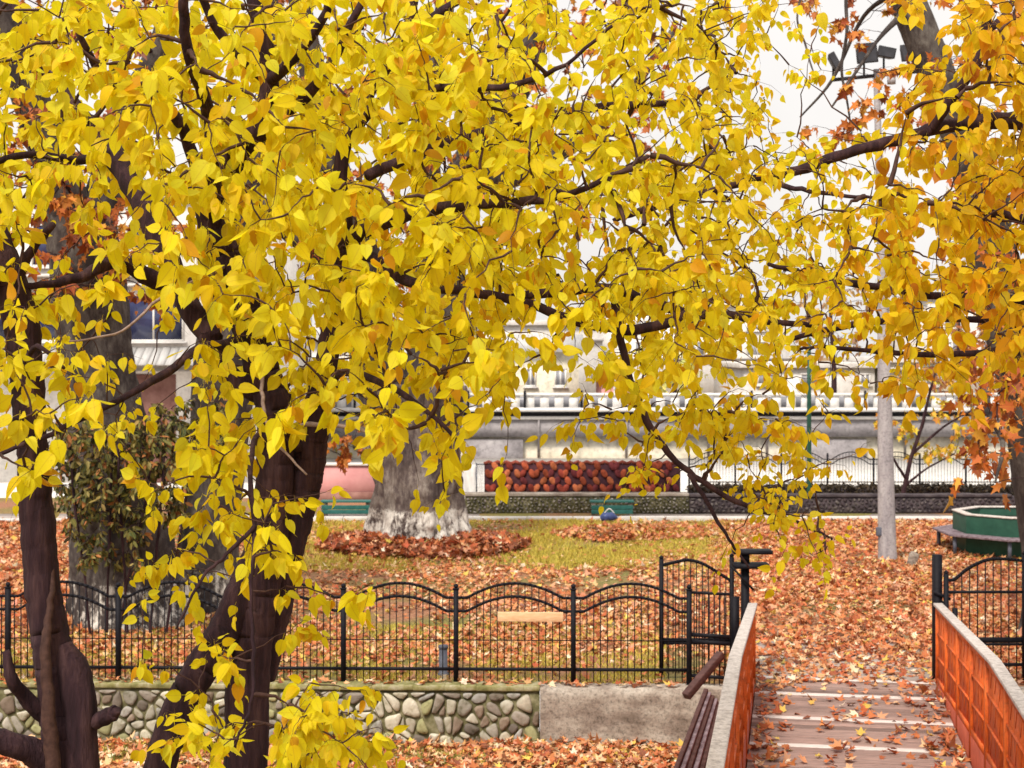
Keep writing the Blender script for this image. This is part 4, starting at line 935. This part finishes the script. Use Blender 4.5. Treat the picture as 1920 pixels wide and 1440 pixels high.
# ---- round planter with bench
Y = 34.2; pcx, pcy = GX(1905, Y), 34.2
pt = empty('planter', (pcx, pcy, 0), 'octagonal green planter box with pale rim and a grey bench round it', 'planter')
def octo(r, n=8, o=math.pi/8): return [(pcx+r*math.cos(2*math.pi*k/n+o), pcy+r*math.sin(2*math.pi*k/n+o)) for k in range(n)]
def ring(mb, r0, r1, z0, z1, n=8):
    a, b = octo(r0, n), octo(r1, n); v = [(x, y, z0) for x, y in a]+[(x, y, z0) for x, y in b]+[(x, y, z1) for x, y in a]+[(x, y, z1) for x, y in b]; fs = []
    for k in range(n):
        j = (k+1) % n
        fs += [(k, n+k, n+j, j), (2*n+k, 2*n+j, 3*n+j, 3*n+k), (n+k, 3*n+k, 3*n+j, n+j), (k, j, 2*n+j, 2*n+k)]
    mb.add(v, fs)
mb = MB(); ring(mb, 1.22, 1.36, 0, .84); mb.build('box', M['green'], pt, bevel=.01)
mb = MB(); ring(mb, 1.19, 1.385, .842, .875); mb.build('rim', M['cap'], pt, bevel=.01)
mb = MB(); mb.prism(octo(1.215), .2, .66); mb.build('soil', M['timber'], pt)
mb = MB(); ring(mb, 1.37, 1.80, .40, .45); mb.build('bench_seat', M['paletimber'], pt, bevel=.01)
for x, y in octo(1.66): 
    mb = MB(); mb.box((x, y, .20), (.07, .07, .398)); mb.build('bench_leg', M['bluegrey'], pt)

# ---- low cobble wall, benches, tile screen, pale posts
lw = empty('cobble_wall', (GX(870, 42), 42, 0), 'low dark cobble wall below the clay tile screen', 'wall')
x0, x1 = GX(872, 42), GX(1292, 42)
mb = MB(); mb.b2((x0, 42, -.1), (x1, 42.4, .48)); mb.build('mortar', M['mortar'], lw)
stones(x0+.02, x1, .02, .46, 300, lambda s: (s, 42.0), .05, [(.30, .27, .25), (.20, .18, .17), (.40, .37, .35), (.26, .22, .24), (.14, .13, .13)], 9, gap=.022).build('stones', M['stone'], lw, smooth=True)
mb = MB(); mb.b2((x0-.03, 41.96, .483), (x1, 42.44, .56)); mb.build('coping', M['concrete'], lw, bevel=.015)
dw = empty('dark_wall', (GX(1294, 42), 42, 0), 'low dark stained wall behind the lamp post', 'wall')
xa, xb = GX(1293, 42), GX(2300, 42)
M['darkwall'] = mat_noise('dark_stained_stone', [(.3, (.028, .020, .026)), (.55, (.065, .05, .055)), (.75, (.13, .105, .10))], 3, (1, 1, 1.5), .95, .6)
mb = MB(); mb.b2((xa, 42.02, -.1), (xb, 42.4, .46)); mb.build('wall', M['darkwall'], dw)
stones(xa, GX(1960, 42), .02, .44, 330, lambda s: (s, 42.02), .035, [(.07, .05, .06), (.10, .08, .085), (.05, .04, .045), (.14, .12, .12)], 19, gap=.02).build('stones', M['stone'], dw, smooth=True)
mb = MB()
for k in range(26):
    q = xa+(xb-xa)*k/26*.6; mb.b2((q, 41.97, .463), (q+.34, 42.45, .52+.02*random.random()))
mb.build('coping', M['darkwall'], dw, bevel=.01)
def park_bench(px, Y, label, wpx):
    W = wpx*Y/F; x = GX(px, Y); b = empty('park_bench', (x, Y, 0), label, 'bench', 'teal benches by the far wall')
    for yy in (-.16, 0, .16):
        mb = MB(); mb.b2((x-W/2, Y+yy-.065, .40), (x+W/2, Y+yy+.065, .44)); mb.build('seat_slat', M['teal'], b, bevel=.005)
    for zz in (.15, .27):
        mb = MB(); mb.b2((x-W/2+.03, Y-.20, zz-.055), (x+W/2-.03, Y-.17, zz+.055)); mb.build('front_slat', M['teal'], b, bevel=.005)
    for sx in (-1, 1):
        mb = MB(); q = x+sx*W*.42; mb.b2((q-.05, Y-.168, 0), (q+.05, Y+.2, .398)); mb.build('leg', M['concrete'], b)
park_bench(1147, 41.3, 'low teal slatted bench in front of the cobble wall below the tile screen', 82)
park_bench(650, 41.3, 'low teal slatted bench left of the whitewashed plane trunk', 96)
Y = 39.9
bg_ = empty('bag', (GX(1142, Y), Y, 0), 'small blue bag left on the kerb in front of the teal bench', 'bag')
mb = MB(); q = cr([(GX(1126, Y), Y, .10), (GX(1134, Y), Y, .14), (GX(1146, Y), Y, .15), (GX(1158, Y), Y, .12)], 4); mb.tube(q, np.interp(np.linspace(0, 1, len(q)), [0, .3, .7, 1], [.05, .13, .12, .03]), 10, rough=.25, nsc=5); mb.build('body', M['blueplastic'], bg_, smooth=True)
mb = MB(); q = cr([(GX(1132, Y), Y, .22), (GX(1142, Y), Y-.02, .36), (GX(1152, Y), Y, .24)], 5); mb.tube(q, .015, 6); mb.build('handle', M['white'], bg_, smooth=True)
ts = empty('tile_screen', (GX(1080, 43.4), 43.4, .1), 'long screen of rust red clay tiles in a woven zigzag on the cobble wall', 'screen')
Y = 43.4; x0, x1, z0, z1 = GX(908, Y), GX(1276, Y), GZ(927, Y), GZ(868, Y)
mb = MB(); mb.b2((x0, Y+.03, z0-.3), (x1, Y+.12, z1-.03)); mb.build('backing', M['tileback'], ts)
mb = MB(); rows = 4; dx = .405; 
for j in range(rows):
    zc_ = z0+.07+(z1-z0-.06)*(j+.5)/rows
    for i in range(int((x1-x0)/dx)+1):
        for sgn, off in ((1, 0), (-1, .5)):
            if (j % 2 == 1) and sgn == -1 and random.random() < .8: continue
            xc = x0+.12+(i+off*.62+(.5 if j % 2 else 0))*dx
            if xc > x1-.1 or random.random() < .04: continue
            xc += random.uniform(-.03, .03); a = sgn*.55+random.uniform(-.15, .15); n = 10; vs = []
            for sc, dp in ((1, .02), (1, -.012), (.72, -.032)):
                for k in range(n):
                    t = 2*math.pi*k/n; ex, ez = .085*math.cos(t)*sc, .135*math.sin(t)*sc
                    vs.append((xc+ex*math.cos(a)-ez*math.sin(a), Y+dp, zc_+ex*math.sin(a)+ez*math.cos(a)))
            vs.append((xc, Y-.036, zc_))
            fs = [(k2*n+k, k2*n+(k+1) % n, (k2+1)*n+(k+1) % n, (k2+1)*n+k) for k2 in range(2) for k in range(n)]+[(2*n+k, 2*n+(k+1) % n, 3*n) for k in range(n)]
            mb.add(vs, fs, np.array(random.choice([(.44, .105, .052), (.54, .17, .075), (.32, .065, .045), (.19, .045, .05)]))*random.uniform(.6, 1.2))
mb.build('tiles', M['tile'], ts, smooth=True)
mb = MB(); n = 22
for i in range(n):
    q = x0+(x1-x0)*(i+.5)/n; mb.tube([(q-.13, Y+.06, z1-.03), (q, Y+.04, z1+.03), (q+.13, Y+.06, z1-.03)], .05, 8, col=np.array((.30, .085, .06))*random.uniform(.7, 1.2))
mb.build('top_tiles', M['tile'], ts, smooth=True)
mb = MB(); xf = GX(893, Y)
mb.b2((xf-.02, Y-.02, z0-.32), (xf+.02, Y+.02, z1)); mb.b2((xf, Y-.015, z1-.05), (x0, Y+.015, z1-.02)); mb.b2((xf, Y-.015, z0-.02), (x0, Y+.015, z0+.02))
for i in range(1, 6): q = xf+(x0-xf)*i/6; mb.b2((q-.006, Y-.006, z0), (q+.006, Y+.006, z1-.03))
mb.build('side_frame', M['bluegrey'], ts)
pk = empty('pink_wall', (GX(600, 46), 46, 0), 'low pink painted wall left of the whitewashed plane trunk', 'wall')
mb = MB(); mb.b2((GX(540, 46), 46, -.1), (GX(722, 46), 46.3, 1.02)); mb.build('wall', M['pink'], pk)
mb = MB(); mb.b2((GX(540, 46), 45.96, -.1), (GX(722, 46), 45.997, .24)); mb.build('plinth', M['brick'], pk)
mb = MB(); mb.b2((GX(536, 46), 45.94, 1.023), (GX(726, 46), 46.36, 1.09)); mb.build('coping', M['offwhite'], pk, bevel=.01)
wp = empty('canvas_cover', (GX(875, 43), 43, 0), 'pale grey creased sheet leaning beside the plane trunk', 'cover')
mb = MB(); v = []; nx, nz = 14, 12
for j in range(nz+1):
    for i in range(nx+1):
        u, t = i/nx, j/nz; x = GX(856, 43)+(GX(893, 43)-GX(856, 43))*(u*(.55+.45*t)+.3*(1-t)); v.append((x, 43-.25*(1-t)+.05*math.sin(9*u+4*t), .02+1.25*t))
mb.add(v, [(j*(nx+1)+i, j*(nx+1)+i+1, (j+1)*(nx+1)+i+1, (j+1)*(nx+1)+i) for j in range(nz) for i in range(nx)]); o = mb.build('sheet', M['white'], wp, smooth=True); md = o.modifiers.new('s', 'SOLIDIFY'); md.thickness = .02

# ---- dark hedge and far fence
hd = empty('hedge', (GX(1600, 46.6), 46.6, 0), 'low dark clipped hedge along the foot of the far wavy fence', 'hedge')
nb = 9000; X = rng.uniform(GX(1290, 46.6), GX(2080, 46.6), nb); t = rng.random(nb); top = np.array([.38+.09*mnoise.noise(Vector((x*.9, 0, 0))) for x in X])
pos = np.column_stack([X, 46.6+rng.uniform(-.3, .3, nb), top*np.sqrt(t)])
leaves('foliage', OVAL, pos, rng.normal(0, 1, (nb, 3)), rng.normal(0, 1, (nb, 3))+np.array((0, -.6, .5)), rng.uniform(.06, .12, nb), np.full(nb, 1.2), rng.normal(0, .2, nb), rng.normal(0, .2, nb), pick_cols(nb, [(.022, .018, .018), (.05, .04, .035), (.09, .07, .05)], [5, 3, 1]), M['hedge'], hd)
mb = MB(); mb.b2((GX(1290, 46.6), 46.45, -.05), (GX(2080, 46.6), 46.75, .30)); mb.build('branches', M['darkwall'], hd)
YF = 50.4; ff = empty('iron_fence', (GX(1300, YF), YF, 0), 'far thin black wavy topped fence in front of pale paving', 'fence')
fp = [1292+86.5*i for i in range(10)]
for px in fp: mb = MB(); fence_post(mb, (GX(px, YF), YF), 1.22, .86); mb.build('post', M['iron'], ff)
for a, b in zip(fp, fp[1:]): mb = MB(); fence_panel(mb, (GX(a, YF), YF), (GX(b, YF), YF), .86, n=14, wire=False, rise=.09); mb.build('panel', M['iron'], ff)

# ================================================================== FAR SIDE
YV = 64.0
vd = empty('viaduct', (GX(1300, YV), YV, 0), 'long raised roadway with white balustrade on a beige wall across the background', 'viaduct')
xl, xr = GX(-700, YV), GX(2900, YV)
zc_ = lambda py: GZ(py, YV)
mb = MB(); mb.b2((xl, YV+.35, -1), (xr, YV+2, zc_(819.2))); mb.build('wall', M['beige'], vd)
for px in (940, 1585): mb = MB(); mb.b2((GX(px, YV)-1.6, YV+.1, -1), (GX(px, YV)+.9, YV+.345, zc_(824))); mb.build('pier', M['greyrender'], vd)
mb = MB(); mb.b2((xl, YV, zc_(819)), (xr, YV+1.19, zc_(787))); mb.build('girder', M['greyrender'], vd)
mb = MB(); mb.b2((xl, YV-.12, zc_(786.6)), (xr, YV+3, zc_(781))); mb.build('lower_ledge', M['offwhite'], vd)
mb = MB(); mb.b2((xl, YV+.35, zc_(780.8)), (xr, YV+3, zc_(772))); mb.build('shade_strip', M['lampblack'], vd)  # black band: shade between slab and ledge, put in as colour
mb = MB(); mb.b2((xl, YV-.35, zc_(771.6)), (xr, YV+9, zc_(764.5))); mb.build('deck_slab', M['white'], vd)
mb = MB(); q = xl; step = .60
while q < xr: mb.b2((q, YV-.05, zc_(764.4)), (q+.36, YV+.12, zc_(742))); q += step
mb.build('balusters', M['white'], vd)
mb = MB(); mb.b2((xl, YV-.12, zc_(741.8)), (xr, YV+.2, zc_(737))); mb.build('handrail', M['white'], vd)
mb = MB(); mb.b2((xl, YV+.6, zc_(764.4)), (xr, YV+.7, zc_(744))); mb.build('inner_wall', M['palepane'], vd)
for px in (1010, 1175, 1330, 1440, 1700, 1840): mb = MB(); mb.tube([(GX(px, YV), YV-.06, zc_(786)), (GX(px, YV), YV-.06, zc_(812)), (GX(px, YV), YV+.28, zc_(826)), (GX(px, YV), YV+.28, 0)], .05, 8); mb.build('drain_pipe', M['greyrender'], vd)
for px in np.arange(-500, 2700, 106.0): mb = MB(); mb.tube([(GX(px, YV), YV-.2, zc_(771)), (GX(px, YV), YV-.2, zc_(732))], .05, 6); mb.build('railing_post', M['iron'], vd)

def building(name, label, px0, px1, ptop, Y, depth, wall, rows=(), roof=None, base=None, pane='palepane', frame='white', band=None, group=None, cols=None):
    x0, x1 = GX(px0, Y), GX(px1, Y); zt = GZ(ptop, Y); b = empty(name, ((x0+x1)/2, Y, 0), label, 'building', group)
    mb = MB(); mb.b2((x0, Y, -.2), (x1, Y+depth, zt)); mb.build('wall', M[wall], b)
    if roof == 'flat': mb = MB(); mb.b2((x0-.25, Y-.25, zt+.003), (x1+.25, Y+depth+.2, zt+.28)); mb.build('roof', M['offwhite'], b, bevel=.02)
    if roof == 'pitch':
        mb = MB(); h = GZ(ptop-34, Y); e = .4; v = [(x0-e, Y-e, zt+.004), (x1+e, Y-e, zt+.004), (x1+e, Y+depth+e, zt+.004), (x0-e, Y+depth+e, zt+.004), (x0-e, Y+depth/2, h), (x1+e, Y+depth/2, h)]
        mb.add(v, [(0, 1, 5, 4), (3, 4, 5, 2), (0, 4, 3), (1, 2, 5), (0, 3, 2, 1)]); mb.build('roof', M['roof'], b)
    for (py0, py1, list_) in rows:
        for a, c in list_:
            xa, xb, za, zb = GX(a, Y), GX(c, Y), GZ(py1, Y), GZ(py0, Y); t = .06+.02*(Y > 60)
            mb = MB()
            for lo, hi in (((xa, za), (xb, za+t)), ((xa, zb-t), (xb, zb)), ((xa, za+t), (xa+t, zb-t)), ((xb-t, za+t), (xb, zb-t)), (((xa+xb)/2-t/2, za+t), ((xa+xb)/2+t/2, zb-t))): mb.b2((lo[0], Y-.06, lo[1]), (hi[0], Y-.003, hi[1]))
            f = mb.build('window', M[frame], b)
            mb = MB(); mb.b2((xa+t, Y-.03, za+t), (xb-t, Y-.004, zb-t)); mb.build('pane', M[pane], f)
            mb = MB(); mb.b2((xa-.1, Y-.14, za-.08), (xb+.1, Y-.003, za-.004)); mb.build('sill', M['white'], f)
    if band:
        for py in band: mb = MB(); mb.b2((x0-.05, Y-.22, GZ(py, Y)), (x1+.05, Y-.004, GZ(py-6, Y))); mb.build('ledge', M['offwhite'], b)
    return b
bl = building('building', 'pale building with dark blue windows and a sheet awning behind the left plane tree', -160, 520, 372, 52, 9, 'offwhite',
    rows=[(552, 640, [(232, 345), (380, 490), (60, 170), (-90, 20)]), (420, 500, [(250, 330), (380, 470), (60, 150)])], roof='flat', pane='pane', band=(538, 700, 520))
Y = 52
mb = MB()
for k in range(40):
    xa = GX(-150+k*16, Y); mb.bar((xa, Y-.02, GZ(652, Y)), (xa, Y-1.1, GZ(684, Y)), GX(-150+16, Y)-GX(-150, Y)-.02, .03+.03*(k % 2))
mb.build('awning', M['roof'], bl)
mb = MB(); mb.b2((GX(150, Y), Y-.05, 0), (GX(330, Y), Y-.004, GZ(702, Y))); mb.build('shop_front', M['brick'], bl)
building('building', 'white block with small grey windows behind the balustrade, above the tile screen', 870, 1130, 610, 88, 14, 'offwhite', rows=[(655, 700, [(905, 935), (960, 990), (1040, 1075)])], roof='flat', band=(640,))
building('building', 'beige grey gable house with pitched roof right of the white block', 960, 1085, 660, 76, 8, 'beige', rows=[(690, 725, [(985, 1005), (1040, 1062)])], roof='pitch')
building('building', 'small pink fronted shed behind the balustrade', 1128, 1200, 715, 74, 5, 'pink', roof='flat', rows=[(722, 736, [(1150, 1170)])])
building('building', 'broad white stepped block behind the middle of the balustrade', 1140, 1480, 575, 96, 16, 'white', rows=[(640, 668, [(1190, 1222), (1290, 1322), (1400, 1440)]), (600, 620, [(1190, 1222), (1290, 1322), (1400, 1440)])], roof='flat', band=(675,))
building('building', 'low pale hall with long roof band left of the lamp post', 1395, 1640, 690, 80, 12, 'offwhite', rows=[(700, 722, [(1420, 1460), (1500, 1540), (1612, 1632)])], roof='flat')
building('building', 'cream flat roofed house right of the lamp post', 1668, 1780, 680, 78, 10, 'beige', rows=[(700, 724, [(1690, 1712), (1735, 1760)])], roof='flat', band=(695,))
building('building', 'tall off white block half hidden by golden leaves at the right', 1740, 2100, 560, 104, 14, 'offwhite', rows=[(590, 615, [(1770, 1800), (1840, 1870)]), (640, 665, [(1770, 1800), (1840, 1870)])], roof='flat')
building('building', 'grey white house between the two plane trunks', 470, 700, 640, 84, 10, 'offwhite', rows=[(670, 705, [(500, 530), (570, 600), (640, 668)])], roof='pitch')
# trees beyond the balustrade
def far_tree(px, Y, ph, label, pal, wts, n, wpx, top):
    t = empty('tree', (GX(px, Y), Y, 0), label, 'tree', None)
    Lf = [limb(t, [(px, HY+F*ZC/Y+2, Y, 6), (px+4, (top+900)/2, Y, 5), (px-3, top+60, Y, 3), (px, top, Y, 1.5)], 'trunk', M['bark'], n=8, seed=px)]
    crown(t, Lf, cloud([(px-wpx, px+wpx, top, ph, Y-2, Y+2, n)]), 9, (.22, .42), OVAL, lambda p: pick_cols(len(p), pal, wts, .12), M['litter'], M['twig'], r0=.012, spur=.5)
far_tree(1262, 70, 745, 'pale yellow green tree behind the balustrade', [(.50, .46, .10), (.42, .42, .12), (.58, .50, .14)], [3, 2, 2], 60, 50, 600)
far_tree(1560, 72, 660, 'bare brownish tree with few leaves beside the lamp post', [(.30, .16, .08), (.42, .26, .10)], [3, 2], 40, 70, 520)
far_tree(1800, 71, 740, 'rusty tree behind the balustrade at the right', [(.36, .12, .05), (.42, .20, .06)], [3, 2], 60, 70, 590)
far_tree(620, 66, 860, 'olive yellow bush showing between the trunk and the pink wall', [(.38, .32, .06), (.30, .26, .06)], [3, 2], 50, 40, 790)
